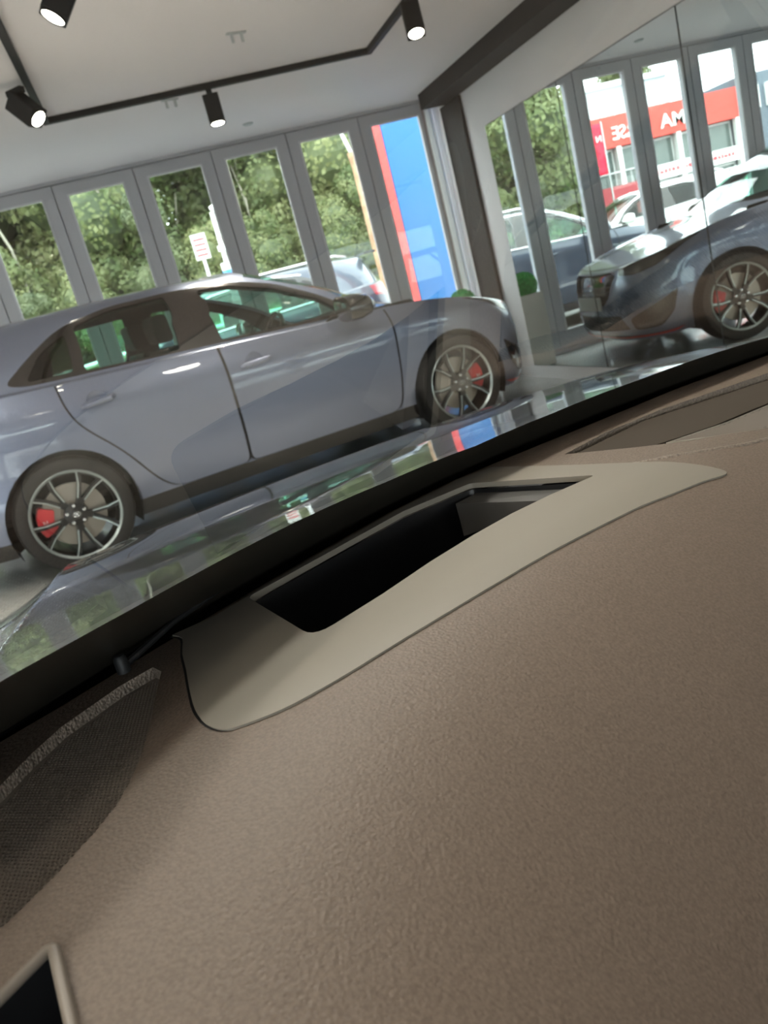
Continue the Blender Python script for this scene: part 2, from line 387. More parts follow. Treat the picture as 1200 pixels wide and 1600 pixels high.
def spotlight(x, y, yaw, tilt, label, visible=True):
    s = empty('spotlight', (x, y, zt), yaw, label, 'spotlight', 'black spotlights on the ceiling track')
    MB().box(-.05, .05, -.018, .018, -.028, 0).build('track_adapter', M['black'], s)
    MB().tube([(0, 0, -.028), (0, 0, -.06)], .010, 8).box(-.014, .014, -.030, .030, -.075, -.055).build('bracket', M['black'], s)
    d = Vector((math.sin(tilt), 0, -math.cos(tilt))); q = d.to_track_quat('-Z', 'Y').to_matrix().to_4x4(); q.translation = Vector((0, 0, -.075))
    b = MB().prism(rounded([(-.050, -.050), (.050, -.050), (.050, .050), (-.050, .050)], .012, 3), -.125, .035).build('lamp_head', M['black'], s)
    b.matrix_local = q
    l = MB().lathe([(.0, -.1262), (.034, -.1262), (.041, -.130)], 20).build('lens', M['led'], s); l.matrix_local = q
    rg = MB().lathe([(.041, -.1255), (.048, -.1255), (.048, -.133), (.042, -.133), (.041, -.1255)], 24).build('lens_ring', M['black'], s, smooth=True); rg.matrix_local = q
    L_ = bpy.data.lights.new('spot_beam', 'SPOT'); L_.energy = 120; L_.color = (1, .88, .72); L_.spot_size = R(75); L_.spot_blend = .6; L_.shadow_soft_size = .03
    lo = bpy.data.objects.new('spot_beam', L_); C.objects.link(lo); lo.parent = s; q2 = q.copy(); q2.translation = Vector((0, 0, -.075))+d*.14; lo.matrix_local = q2
    return s
spotlight(.20, 3.56, R(190), R(38), 'black square spotlight cut off by the top edge, upper left')
spotlight(-.13, 4.90, R(-40), R(42), 'black spotlight tilted down at the left corner of the track')
spotlight(.959, 5.62, R(-100), R(8), 'black spotlight hanging from the middle of the long track bar')
spotlight(1.97, 4.62, R(-110), R(24), 'black spotlight glowing at the right end of the track near the black beam')
#spotlight(1.98, 2.6, R(-110), R(24), 'black spotlight on the right bar of the track, out of the upper frame')
#spotlight(-.14, 2.4, R(-60), R(30), 'black spotlight on the left bar of the track, nearest the viewer')
for x, y, lb in ((1.042, 4.781, 'pair of small grey ceiling pegs nearer the top edge'), (.733, 5.804, 'pair of small grey ceiling pegs behind the long track bar')):
    k = empty('ceiling_hook', (x, y, RZ), R(10), lb, 'hook')
    MB().box(-.055, .055, -.012, .012, -.008, -.0005).build('base_plate', M['galv'], k)
    for s_ in (-.028, .028): MB().tube([(s_, 0, -.008), (s_, -.0, -.05)], .009, 8).build('peg', M['galv'], k, smooth=True)
o = MB().lathe([(0, -.012), (.035, -.012), (.045, -.0005)], 24, o=(1.41, 6.932, RZ)).build('ceiling_sensor', M['galv'], smooth=True)
tag(o, 'small flat round grey sensor on the ceiling near the window wall', 'sensor')
# unseen downlights added above and behind the viewer to brighten room and dashboard
def downlight(x, y, f=1):
    k = empty('fill_downlight', (x, y, RZ), 0, 'small round unseen lamp added above or behind the viewer as fill light', 'added fill light', 'added fill lamps')
    MB().lathe([(.062, -.0005), (.060, -.008), (.046, -.010), (.044, -.004)], 24).build('trim_ring', M['bead'], k, smooth=True)
    MB().lathe([(0, -.004), (.044, -.004)], 20).build('lens', M['led'], k)
    L_ = bpy.data.lights.new('fill_beam', 'SPOT'); L_.energy = DOWN_W*f; L_.color = (1, .94, .86); L_.spot_size = R(140); L_.spot_blend = .8; L_.shadow_soft_size = .17
    lo = bpy.data.objects.new('fill_beam', L_); C.objects.link(lo); lo.parent = k; lo.location = (0, 0, -.02)
for y in (3.1, .6, -2.2, -5.2):
    for x in (-10.5, -7.8, -5.2, -2.9, -.8, 1.4): 
        if (y > 3 and x < -7) or (y == .6 and x > -2): continue
        downlight(x, y)
for x, y in ((-2.1, 1.5), (-.95, 1.15), (.35, 1.5)): downlight(x, y, .9)  # extra lamps added ahead of the windscreen to brighten the dashboard
for x, y in ((-1.45, -1.35), (-2.2, -.7)): downlight(x, y, 1.5)  # stronger lamps added at the rear left to lift the dashboard's left part
# planter
pl = empty('planter', (2.9, 7.08, 0), 0, 'tall pale square planter with a bright green ball plant in the corner', 'planter')
MB().prism(rounded([(-.12, -.12), (.12, -.12), (.12, .12), (-.12, .12)], .015, 2), 0, .665).build('pot', M['pot'], pl)
rng = random.Random(5); V = []; F = []
for i in range(2600):
    d = Vector((rng.gauss(0, 1), rng.gauss(0, 1), rng.gauss(0, 1))).normalized(); r_ = .108+rng.random()*.012; c = Vector((0, 0, .745))+d*r_
    a = d.orthogonal().normalized()*.006; b_ = (d.cross(a).normalized()*.006+d*.012); k = len(V); V += [c-a, c+a, c+b_]; F.append((k, k+1, k+2))
mb = MB(); mb.lathe([(.105*math.sin(math.pi*i/12), .745-.105*math.cos(math.pi*i/12)) for i in range(13)], 24); mb.add(V, F); mb.build('ball_foliage', M['topiary'], pl)

# ================================================================== THE VIEWER'S CAR (local x right, y forward, z up)
own = empty('car', (0, 0, 0), R(22.562), 'dark grey car around the viewer, with brown dashboard, windscreen and glossy bonnet', 'car')
def Zd(u, v):
    k = min(max((u+.02)/.30, 0), 1); k = .7+1.6*k*k*(3-2*k)
    return .93-k*max(0, .33-v)**1.9-.15*max(0, .12-u)**2
far = [(-.60, .30), (-.2, .385), (-.05, .415), (.049, .432), (.083, .436), (.147, .450), (.214, .4635), (.283, .476), (.36, .487), (.432, .489), (.489, .480), (.565, .466), (.69, .445), (.81, .412), (.95, .375), (1.25, .27), (1.4, .2)]
def farv(u):
    return float(np.interp(u, [p[0] for p in far], [p[1] for p in far]))
cover = [(.157, .4555), (.158, .443), (.147, .420), (.138, .397), (.128, .373), (.119, .349), (.115, .330), (.117, .318), (.123, .3135), (.134, .3095), (.147, .3065), (.176, .305), (.214, .3055), (.276, .305), (.326, .3035), (.376, .299), (.405, .2955), (.430, .290), (.456, .285), (.475, .2795), (.480, .286), (.478, .31), (.475, .344), (.468, .40), (.464, .450), (.462, .4745)]
def smooth_line(P, k=6):
    out = []
    for i in range(len(P)-1):
        p0, p1, p2, p3 = [np.array(P[min(max(i+q, 0), len(P)-1)], float) for q in (-1, 0, 1, 2)]
        for t in np.linspace(0, 1, k, endpoint=False): out.append(tuple(.5*((2*p1)+(-p0+p2)*t+(2*p0-5*p1+4*p2-p3)*t*t+(-p0+3*p1-3*p2+p3)*t**3)))
    return out+[tuple(P[-1])]
n_left = 10*3+1
cover = smooth_line(cover, 3)
cover += [(u, farv(u)-.0055) for u in (.432, .40, .36, .32, .283, .25, .214, .185)]
opening = rounded([(.211, .4555), (.193, .355), (.246, .360), (.290, .367), (.333, .371), (.37, .3715), (.405, .368), (.447, .360), (.423, .4615), (.36, .472), (.283, .4635)], [.006, .014, 0, 0, 0, 0, 0, .004, .004, 0, 0], 5)
gr_cut = [(.131, .414), (.1155, .388), (.102, .363), (.087, .339), (.075, .323), (.064, .312), (.052, .304), (.031, .293), (.01, .285), (-.04, .268), (-.12, .245), (-.2, .24), (-.2, .30), (-.1, .335), (-.02, .361), (.035, .383), (.054, .398), (.074, .411), (.110, .423), (.131, .4255)]
rv_cut = [(.497, .4265), (.555, .4275), (.62, .4155), (.723, .376), (.85, .325), (.98, .26), (.93, .20), (.78, .235), (.642, .275), (.561, .298), (.528, .330), (.513, .371)]
lv_cut = rounded([(.021, .262), (.0135, .225), (-.02, .16), (-.09, .19), (-.09, .235), (-.01, .252)], [.004, .004, .01, .01, .01, 0], 4)
us = np.arange(-.60, 1.401, .02); vs = np.arange(-.02, .56, .01)
P2, reg = cut_grid(us, vs, [('far_off', far+[(1.4, .7), (-.6, .7)]), ('cover', cover), ('grille', gr_cut), ('vent', rv_cut), ('lvent', lv_cut)])
def surf(name, regs, f, mt, parent, P=P2, rg=reg):
    fs = [q for k in regs for q in rg.get(k, [])]; ids, F = compact(fs)
    e = 1e-4; V = []; N = []
    for i in ids:
        u, v = P[i]; V.append((u, v, f(u, v))); N.append(Vector((-(f(u+e, v)-f(u-e, v))/2/e, -(f(u, v+e)-f(u, v-e))/2/e, 1)).normalized())
    return mesh(name, V, F, mt, parent, True, N)
def skirt(mb, poly, f, depth, closed=True, out=0, top=0):
    n = len(poly); Q = inset_poly(poly, -out) if out else poly
    V = [(u, v, f(u, v)+top) for u, v in poly]+[(Q[i][0], Q[i][1], f(*poly[i])-depth) for i in range(n)]
    F = [(i, (i+1) % n, n+(i+1) % n, n+i) for i in range(n if closed else n-1)]
    return mb.add(V, F)
dash = surf('dashboard', ['base'], Zd, M['dash'], own)
# soft rolled edges round the recesses and along the far rim
mb = MB(); skirt(mb, gr_cut, Zd, .012, out=-.001); mb.build('recess_edge', M['dashgrain'], dash, smooth=True)
mb = MB(); skirt(mb, rv_cut, Zd, .014); mb.build('recess_edge', M['dashgrain'], dash, smooth=True)
mb = MB(); fr_ = [(u, farv(u)) for u in np.linspace(-.6, 1.4, 101)]
V = []; F = []
for i, (u, v) in enumerate(fr_):
    z = Zd(u, v)
    for dv, dz in ((0, 0), (.0025, -.0008), (.005, -.0028), (.04, -.0165), (.085, -.043)): V.append((u, v+dv, z+dz))
    if i: F += [((i-1)*5+k, i*5+k, i*5+k+1, (i-1)*5+k+1) for k in range(4)]
mb.add(V, F); mb.build('rim_edge', M['dash'], dash, smooth='all')
# head-up display cover
P3, rg3 = cut_grid(np.arange(.10, .50, .01), np.arange(.26, .50, .01), [('cover', cover), ('hole', opening)])
def Zc(u, v): return Zd(u, v)+.0011
cov = surf('display_cover', ['cover'], Zc, M['cover'], own, P3, rg3); cov['label'] = 'smooth taupe cover with a slot for the projected display'
mb = MB(); skirt(mb, inset_poly(cover, .0003), Zc, .006); skirt(mb, opening, Zc, .004); mb.build('cover_edge', M['cover'], cov, smooth=True)
# dark groove round the left and far side of the cover
mb = MB(); NL_ = 25; g0 = inset_poly(cover, .0004)[:NL_]; g1 = inset_poly(cover, -.0014)[:NL_]; g1 = [tuple(np.array(b)+(np.array(a)-np.array(b))*min(1, max(0, (i-15)/9))) for i, (a, b) in enumerate(zip(g0, g1))]
mb.add([(u, v, Zd(u, v)+.00025) for u, v in g0]+[(u, v, Zd(u, v)+.00025) for u, v in g1], [(i, i+1, NL_+i+1, NL_+i) for i in range(NL_-1)]); mb.build('cover_gap', M['rubber'], cov)
oi = inset_poly(opening, .0); n = len(oi)
wl = MB(); c0 = (.32, .41)
def shr(P, k, dv=0): return [(c0[0]+(u-c0[0])*k, c0[1]+(v-c0[1])*k+dv) for u, v in P]
lev = [(oi, .004, 0), (shr(oi, .985), .010, 0), (shr(oi, .93), .05, 0), (shr(oi, .86), .085, 0)]
V = []; F = []
for P_, dz, _ in lev: V += [(u, v, .93-dz) for u, v in P_]
for r_ in range(3): F += [(r_*n+i, r_*n+(i+1) % n, (r_+1)*n+(i+1) % n, (r_+1)*n+i) for i in range(n)]
F.append(tuple(3*n+i for i in range(n))); wl.add(V, F); o = wl.build('display_well', M['well'], cov, smooth=True); o['label'] = 'deep black well'
# lighter end wall and mirror glass inside the well
MB().add([(.3985, .456, .9235), (.4225, .456, .9235), (.444, .363, .9225), (.425, .368, .9205), (.392, .448, .90), (.400, .44, .885)], [(0, 1, 2, 3), (0, 3, 4)]).build('well_end_panel', M['wellgrey'], cov)
# speaker grille: hexagonal mesh with real holes
gr_cut = gr_cut; gin = inset_poly(gr_cut, .0008); PX, hexr = .0021, .00072
V = []; F = []; row = 0; y = .22
def Zg(u, v): return Zd(u, v)-.0065
while y < .43:
    x = -.16+(PX/2 if row % 2 else 0)
    while x < .135:
        if inpoly(x, y, gin):
            k = len(V); Rr = PX/math.sqrt(3)
            for q in range(6):
                a = R(60*q+30); V.append((x+Rr*math.cos(a), y+Rr*math.sin(a), Zg(x, y)))
            for z_ in (0, -.0010):
                for q in range(6):
                    a = R(60*q+30); V.append((x+hexr*1.15*math.cos(a), y+hexr*math.sin(a), Zg(x, y)+z_))
            for q in range(6):
                q2 = (q+1) % 6; F.append((k+q, k+q2, k+6+q2, k+6+q)); F.append((k+6+q, k+6+q2, k+12+q2, k+12+q))
        x += PX
    y += PX*math.sqrt(3)/2; row += 1
sg = MB(); gi = inset_poly(gr_cut, .0035); n = len(gr_cut)
sg.add([(u, v, Zg(u, v)+.0004) for u, v in gr_cut]+[(u, v, Zg(u, v)+.0004) for u, v in gi], [(i, (i+1) % n, n+(i+1) % n, n+i) for i in range(n)])
sg = sg.build('speaker_grille', M['grille'], own)
o = mesh('perforated_mesh', V, F, M['grille'], sg); o['kind'] = 'stuff'
MB().add([(u, v, Zg(u, v)-.004) for u, v in gr_cut], [tuple(range(n))]).build('speaker_backing', M['well'], sg)
# right-hand vent recess: smooth slanted panel, black slot, ribbed panel
dv_ = empty('defroster_vent', (0, 0, 0)); dv_.parent = own
MB().add([(u, v, Zd(u, v)-.014) for u, v in rv_cut], [tuple(range(len(rv_cut)))]).build('recess_floor', M['well'], dv_)
def Zp(u, v): return .9285-.06*(.42-v)
pan = [(.505, .4195), (.592, .4155), (.723, .368), (.9, .295), (.9, .275), (.76, .311), (.632, .338), (.585, .3475), (.519, .372)]
mb = MB(); n = len(pan); mb.add([(u, v, Zp(u, v)) for u, v in pan]+[(u, v, Zp(u, v)-.004) for u, v in pan], [tuple(range(n))]+[(i, (i+1) % n, n+(i+1) % n, n+i) for i in range(n)]); mb.build('vent_panel', M['panel'], dv_)
rib = [(.525, .353), (.575, .3315), (.642, .317), (.76, .287), (.9, .25), (.9, .21), (.78, .238), (.642, .277), (.566, .2985), (.540, .322)]
mb = MB(); n = len(rib); mb.add([(u, v, Zd(u, v)-.0022) for u, v in rib]+[(u, v, Zd(u, v)-.005) for u, v in rib], [tuple(range(n))]+[(i, (i+1) % n, n+(i+1) % n, n+i) for i in range(n)]); mb.build('rib_bed', M['wellgrey'], dv_)
# raised lip round the ribbed panel
mb = MB(); mb.tube([(u, v, Zd(u, v)-.0015) for u, v in inset_poly(rib, .0004)+[inset_poly(rib, .0004)[0]]], .0009, 8); mb.build('vent_lip', M['cover'], dv_, smooth='all')
V = []; F = []; x = .50
ri = inset_poly(rib, .0012)
mb = MB()
while x < .98:
    a = (x, .21); d = (-.055*.9, .16)       # slanting ribs
    pts = [(a[0]+d[0]*t, a[1]+d[1]*t) for t in np.linspace(0, 1, 90)]; pts = [q for q in pts if inpoly(q[0], q[1], ri)]
    if len(pts) > 4:
        p0, p1 = pts[0], pts[-1]; z0, z1 = Zd(*p0)-.0022, Zd(*p1)-.0022
        mb.add([(p0[0]-.0009, p0[1], z0), (p0[0]+.0009, p0[1], z0), (p0[0], p0[1], z0+.0016), (p1[0]-.0009, p1[1], z1), (p1[0]+.0009, p1[1], z1), (p1[0], p1[1], z1+.0016)], [(0, 1, 2), (3, 5, 4), (0, 2, 5, 3), (2, 1, 4, 5)])
    x += .0034
o = mb.build('rib', M['grille'], dv_); o['kind'] = 'stuff'
# raised seam running from the cover past the vent
mb = MB(); seam = [(.474, .352), (.488, .330), (.505, .312), (.528, .294), (.556, .283), (.60, .272), (.68, .252), (.78, .225), (.9, .195)]
mb.tube([(u, v, Zd(u, v)-.0008) for u, v in seam], [.0012]+[.0022]*8, 10); mb.build('seam_ridge', M['dashgrain'], dash, smooth='all')
# air vent, lower left: thick frame round a black opening
av = MB(); lp = [(u, v, Zd(u, v)+.001) for u, v in lv_cut]; lp.append(lp[0]); av.tube(lp, .0021, 10, False); av = av.build('air_vent', M['grille'], own, smooth='all')
lin = inset_poly(lv_cut, -.0005); n = len(lin); av2 = MB()
av2.add([(u, v, Zd(u, v)) for u, v in lin]+[(u, v, Zd(u, v)-.03) for u, v in inset_poly(lv_cut, .004)], [(i, (i+1) % n, n+(i+1) % n, n+i) for i in range(n)]+[tuple(range(n, 2*n))]); av2.build('vent_well', M['well'], av)
MB().add([(-.05, .19, .902), (.004, .215, .909), (.012, .236, .912), (-.03, .205, .902)], [(0, 1, 2, 3)]).build('vane', M['panel'], av)
# windscreen with black printed lower band
def Zw(u, v): return 1.21-.55*(v+.5*(u-.42)**2)
fu = [-.25, -.08, .045, .074, .109, .148, .203, .323, .43, .518, .628, .79, .95, 1.1]; fv = [.20, .275, .324, .340, .357, .372, .391, .431, .4535, .4515, .4375, .400, .345, .28]
def fritv(u): return float(np.interp(u, fu, fv))
def basev(u): return .60-.5*(u-.42)**2
def topv(u): return -.50-.12*(u-.42)**2*2
def sheet(name, f0, f1, nu, nv, f, mt, parent, off=0, ulo=-.30, uhi=1.14, flip=False):
    V = []; F = []; N = []
    for i in range(nu+1):
        u = ulo+(uhi-ulo)*i/nu
        for j in range(nv+1):
            v = f0(u)+(f1(u)-f0(u))*j/nv; V.append((u, v, f(u, v)+off)); N.append(Vector((.55*(u-.42), .55, 1)).normalized())
    for i in range(nu):
        for j in range(nv): a = i*(nv+1)+j; F.append((a, a+nv+1, a+nv+2, a+1))
    if flip: F = [q[::-1] for q in F]; N = [-q for q in N]
    return mesh(name, V, F, mt, parent, True, N)
#
ws = sheet('windscreen', topv, basev, 72, 24, Zw, M['screen'], own)
fb = sheet('black_band', fritv, basev, 144, 10, Zw, M['frit'], ws, -.0012, flip=True); fb['label'] = 'brownish black printed band along the lower edge'
sheet('lower_seal', lambda u: min(fritv(u)+.105, basev(u)-.004), basev, 144, 4, Zw, M['seal'], ws, -.0022, flip=True)['label'] = 'blue-black lower band'
# moulding strip and clip between dashboard rim and glass
st_ = [(u, basev(u)-.012, Zw(u, basev(u)-.012)-.012) for u in np.linspace(-.25, 1.1, 60)]
MB().tube(st_, .0045, 10).build('moulding_strip', M['rubber'], ws, smooth='all')
V = []; F = []
for i, u in enumerate(np.linspace(-.5, 1.34, 70)):
    v0 = farv(u)+.08; v1 = max(basev(u)+.01, v0+.05); z1 = Zw(u, basev(u))-.004
    V += [(u, v0, .887), (u, v0+.01, .878), (u, v1-.02, .872), (u, v1, z1)]
    if i: F += [((i-1)*4+k, i*4+k, i*4+k+1, (i-1)*4+k+1) for k in range(3)]
MB().add(V, F).build('scuttle_tray', M['rubber'], own, smooth='all')
cl = empty('sensor_clip', (0, 0, 0)); cl.parent = own
MB().lathe([(0, .0035), (.0025, .003), (.0038, .001), (.0038, -.007)], 20, o=(.119, .4365, .938)).build('clip_stud', M['rubber'], cl, smooth=True)
MB().tube([(.119, .4365, .934), (.16, .455, .938), (.22, .478, .9385), (.30, .50, .937)], [.0024, .0018, .0015, .001], 8).build('clip_arm', M['rubber'], cl, smooth=True)
# bonnet
def Zh(u, v):
    b = float(hspl(v)); c = u-.45; b -= .052*c*c
    ce = crease(v); d = ce-u
    if d > 0: b -= .055*(1-math.exp(-d/.10))+.05*d*d
    return b
def crease(v): return float(np.interp(v, [.5, .74, .80, .855, .99, 1.09, 1.3, 1.5, 1.7], [-.02, .108, .14, .166, .228, .262, .33, .38, .42]))
_q = np.array([.3, .5, .70, .80, .90, 1.0, 1.1, 1.2, 1.35, 1.5, 1.65, 1.8])
_z = np.array([.914, .9065, .8943, .8869, .8772, .8646, .8488, .8298, .7988, .760, .70, .60])
_m = np.gradient(_z, _q)
def hspl(v):
    v = min(max(v, .3), 1.799); i = int(np.searchsorted(_q, v, 'right')-1); h = _q[i+1]-_q[i]; t = (v-_q[i])/h
    return (2*t**3-3*t*t+1)*_z[i]+(t**3-2*t*t+t)*h*_m[i]+(-2*t**3+3*t*t)*_z[i+1]+(t**3-t*t)*h*_m[i+1]
V = []; F = []; N = []; nu, nv = 150, 90
for i in range(nu+1):
    u = -.36+1.66*i/nu; e = ((u-.47)/.83)**2
    for j in range(nv+1):
        a = .59-.35*(u-.42)**2; b = 1.72-.25*e-.10*e*e; v = a+(b-a)*j/nv; V.append((u, v, Zh(u, v)))
        N.append(Vector((-(Zh(u+.004, v)-Zh(u-.004, v))/.008, -(Zh(u, v+.004)-Zh(u, v-.004))/.008, 1)).normalized())
for i in range(nu):
    for j in range(nv): a = i*(nv+1)+j; F.append((a, a+nv+1, a+nv+2, a+1))
mesh('bonnet', V, F, M['bonnet'], own, True, N)
# rest of the body: wings, doors, roof, pillars, floor (mostly out of view)
bdm = MB(); prof = [(-.36, .82), (-.43, .79), (-.465, .70), (-.47, .45), (-.43, .25)]
for sx in (1, -1):
    V = []; F = []; L_ = [(1.62, -.16), (1.45, -.09), (1.2, -.03), (.7, .03), (.55, .04)]
    for i, (v, dz) in enumerate(L_):
        for u, z in prof: uu = (u-.47)*(1-(.10 if i == 0 else 0)); V.append((.47+uu*sx, v, z+dz*(z > .4)))
        if i: F += [((i-1)*5+k, i*5+k, i*5+k+1, (i-1)*5+k+1) for k in range(4)]
    MB().add(V, F).build('front_wing', M['shell'], own, smooth=True)
    xo = .42+sx*.91; xi = .42+sx*.86
    MB().box(min(xo, xi), max(xo, xi), -1.1, .55, .25, .93).build('door', M['shell'], own, bevel=.01)
    MB().tube([(.42+sx*.88, .36, .90), (.42+sx*.70, -.50, 1.44)], .022, 10).build('windscreen_pillar', M['shell'], own, smooth=True)
    MB().tube([(.42+sx*.80, -1.1, .93), (.42+sx*.62, -1.25, 1.44)], .04, 10).build('side_pillar', M['shell'], own, smooth=True)
MB().box(-.28, 1.12, -2.4, -.48, 1.44, 1.49).build('roof', M['shell'], own, bevel=.015)
MB().box(-.27, 1.11, -2.4, -.50, 1.425, 1.438).build('headlining', M['headlining'], own)
MB().box(-.44, 1.28, -1.1, .56, .25, .28).build('cabin_floor', M['interior'], own)
MB().box(-.44, 1.28, .50, .56, .28, .86).build('bulkhead', M['interior'], own)
MB().box(-.44, 1.28, -2.4, -1.1, .25, .95).build('rear_body', M['shell'], own, bevel=.02)
# ================================================================== HATCHBACK SHAPE
# closed body surface S(s, t): s runs from the nose (0) along the flank to the tail (15), t from the sill (0) up to the roof centre (11)
bx = [3.49, 3.475, 3.41, 3.22, 2.98, 2.65, 2.25, 1.75, 1.07, .50, .05, -.35, -.62, -.75, -.80, -.81]
by = [0, .32, .57, .765, .845, .885, .887, .887, .89, .895, .90, .88, .80, .60, .32, 0]
B = np.array([bx, by]).T
tg = np.gradient(B, axis=0); tg[0] = (0, 1); tg[-1] = (0, -1); tg /= np.linalg.norm(tg, axis=1)[:, None]
Nn = np.stack([-tg[:, 1]*-1, tg[:, 0]*-1], 1)      # outward normal in plan
Nn = np.stack([tg[:, 1], -tg[:, 0]], 1)
def ring(ins, z): 
    P = B-Nn*np.array(ins)[:, None] if np.ndim(ins) else B-Nn*ins
    P = P.copy(); P[0, 1] = 0; P[-1, 1] = 0
    return np.column_stack([P, z])
def ex(*rows): return np.array(rows, float)
G = [ring([.10, .09, .07, .06]+[.08]*8+[.07]*4, [.16, .16, .165, .17]+[.185]*8+[.2]*4),
     ring([.015]*4+[.03]+[.055]*6+[.03]+[.02]*4, [.25]*4+[.275]*8+[.30]*4),
     ring([.0]*4+[.0, .006, .017, .018, .018, .016, .004, .0]+[0]*4, [.42]*4+[.44]*8+[.45]*4),
     ring([.0, .0, .0, .0]+[.004, .003, .003, .003, .003, .003, .003, .003]+[0]*4, [.56]*4+[.62]*8+[.64]*4),
     ring([.02, .02, .025, .03, .012, .002, .002, .002, .002, .002, .002, .005, .02, .02, .02, .02], [.66, .665, .68, .715, .765, .80, .82, .825, .835, .85, .865, .88, .88, .87, .86, .86]),
     ring([.075, .075, .075, .075, .075, .075, .062, .055, .05, .05, .052, .058, .06, .06, .05, .05], [.735, .74, .755, .79, .845, .895, .930, .948, .98, 1.003, 1.020, 1.038, 1.045, 1.04, 1.03, 1.03]),
     ex((2.95, 0, .89), (2.94, .30, .885), (2.92, .50, .873), (2.88, .65, .862), (2.78, .745, .880), (2.56, .785, .920), (2.24, .815, .945), (1.75, .820, .958), (1.07, .828, .990), (.50, .832, 1.013), (.05, .832, 1.031), (-.33, .805, 1.05), (-.57, .725, 1.06), (-.69, .54, 1.06), (-.74, .29, 1.05), (-.75, 0, 1.05)),
     ex((2.42, 0, .985), (2.41, .30, .98), (2.39, .48, .975), (2.34, .61, .968), (2.27, .70, .962), (2.17, .765, .955), (2.03, .79, .957), (1.70, .805, .966), (1.05, .812, 1.0), (.49, .815, 1.022), (.05, .812, 1.04), (-.31, .785, 1.06), (-.53, .70, 1.075), (-.66, .52, 1.075), (-.71, .28, 1.07), (-.72, 0, 1.07)),
     ex((1.98, 0, 1.215), (1.97, .28, 1.21), (1.95, .44, 1.202), (1.92, .545, 1.19), (1.88, .61, 1.18), (1.81, .665, 1.17), (1.70, .70, 1.18), (1.45, .715, 1.20), (1.0, .722, 1.22), (.5, .722, 1.23), (.08, .712, 1.235), (-.22, .69, 1.235), (-.45, .61, 1.24), (-.60, .46, 1.24), (-.65, .25, 1.24), (-.66, 0, 1.24)),
     ex((1.48, 0, 1.405), (1.48, .26, 1.402), (1.47, .41, 1.392), (1.45, .50, 1.378), (1.42, .555, 1.365), (1.36, .585, 1.358), (1.27, .60, 1.36), (1.12, .61, 1.372), (.85, .615, 1.385), (.45, .61, 1.386), (.1, .60, 1.378), (-.16, .575, 1.365), (-.38, .51, 1.355), (-.54, .39, 1.362), (-.60, .22, 1.375), (-.61, 0, 1.38)),
     ex((1.36, 0, 1.428), (1.36, .20, 1.425), (1.35, .31, 1.418), (1.33, .37, 1.410), (1.31, .41, 1.402), (1.27, .43, 1.40), (1.2, .435, 1.406), (1.07, .44, 1.415), (.83, .44, 1.424), (.45, .44, 1.425), (.1, .43, 1.418), (-.14, .41, 1.408), (-.34, .36, 1.398), (-.48, .28, 1.396), (-.53, .16, 1.397), (-.54, 0, 1.398)),
     ex((1.25, 0, 1.437), (1.25, 0, 1.437), (1.24, 0, 1.437), (1.23, 0, 1.438), (1.21, 0, 1.439), (1.18, 0, 1.44), (1.12, 0, 1.441), (1.0, 0, 1.443), (.8, 0, 1.445), (.43, 0, 1.445), (.1, 0, 1.438), (-.13, 0, 1.43), (-.3, 0, 1.42), (-.42, 0, 1.412), (-.46, 0, 1.408), (-.47, 0, 1.408))]
NET = np.stack(G, 1)                    # (16, 12, 3)
ext = np.concatenate([NET[1:2]*[1, -1, 1], NET, NET[14:15]*[1, -1, 1]], 0)
ext = np.concatenate([2*ext[:, :1]-ext[:, 1:2], ext, ext[:, -2:-1]*[1, -1, 1]], 1)   # ghosts for t
def cr(p0, p1, p2, p3, t):
    m1 = (p2-p0)*.5; m2 = (p3-p1)*.5
    return (2*t**3-3*t**2+1)*p1+(t**3-2*t**2+t)*m1+(-2*t**3+3*t**2)*p2+(t**3-t**2)*m2
def crt(p0, p1, p2, p3, t):
    d0, d1, d2 = p1-p0, p2-p1, p3-p2; l = lambda a: np.linalg.norm(a, axis=1)[:, None]+1e-9
    m1 = (d0+d1)*.5; m2 = (d1+d2)*.5
    m1 = m1*np.minimum(1, 1.5*np.minimum(l(d0), l(d1))/l(m1)); m2 = m2*np.minimum(1, 1.5*np.minimum(l(d1), l(d2))/l(m2))
    return (2*t**3-3*t**2+1)*p1+(t**3-2*t**2+t)*m1+(-2*t**3+3*t**2)*p2+(t**3-t**2)*m2
def S(s, t):
    s = np.clip(np.asarray(s, float), 0, 15); t = np.clip(np.asarray(t, float), 0, 11)
    i = np.minimum(s.astype(int), 14); j = np.minimum(t.astype(int), 10); a = (s-i)[:, None]; b = (t-j)[:, None]
    rows = [crt(*[ext[i+k, j+l] for l in range(4)], b) for k in range(4)]
    P = cr(*rows, a); P[:, 1] = np.maximum(P[:, 1], 0); return P
def SN(s, t):
    e = .02; s = np.asarray(s, float); t = np.asarray(t, float)
    s1, s0 = np.minimum(s+e, 15), np.maximum(s-e, 0); t1, t0 = np.minimum(t+e, 10.98), np.maximum(np.minimum(t, 10.96)-e, 0)
    def S2(s_, t_): P = S(s_, t_); return P
    du = S2(s1, t)-S2(s0, t); dv = S2(s, t1)-S2(s, t0); n = np.cross(du, dv); L = np.linalg.norm(n, axis=1)[:, None]; n = n/np.maximum(L, 1e-9)
    sgn = np.sign((n*np.column_stack([S(s, t)[:, 0]-1.2, S(s, t)[:, 1], (S(s, t)[:, 2]-.5)*1.0])).sum(1)); sgn[sgn == 0] = 1
    n = n*sgn[:, None]; n[s <= 1e-6, 1] = 0; n[s >= 15-1e-6, 1] = 0
    top = t > 10.9; n[top] = (0, 0, 1)
    return n/np.maximum(np.linalg.norm(n, axis=1)[:, None], 1e-9)
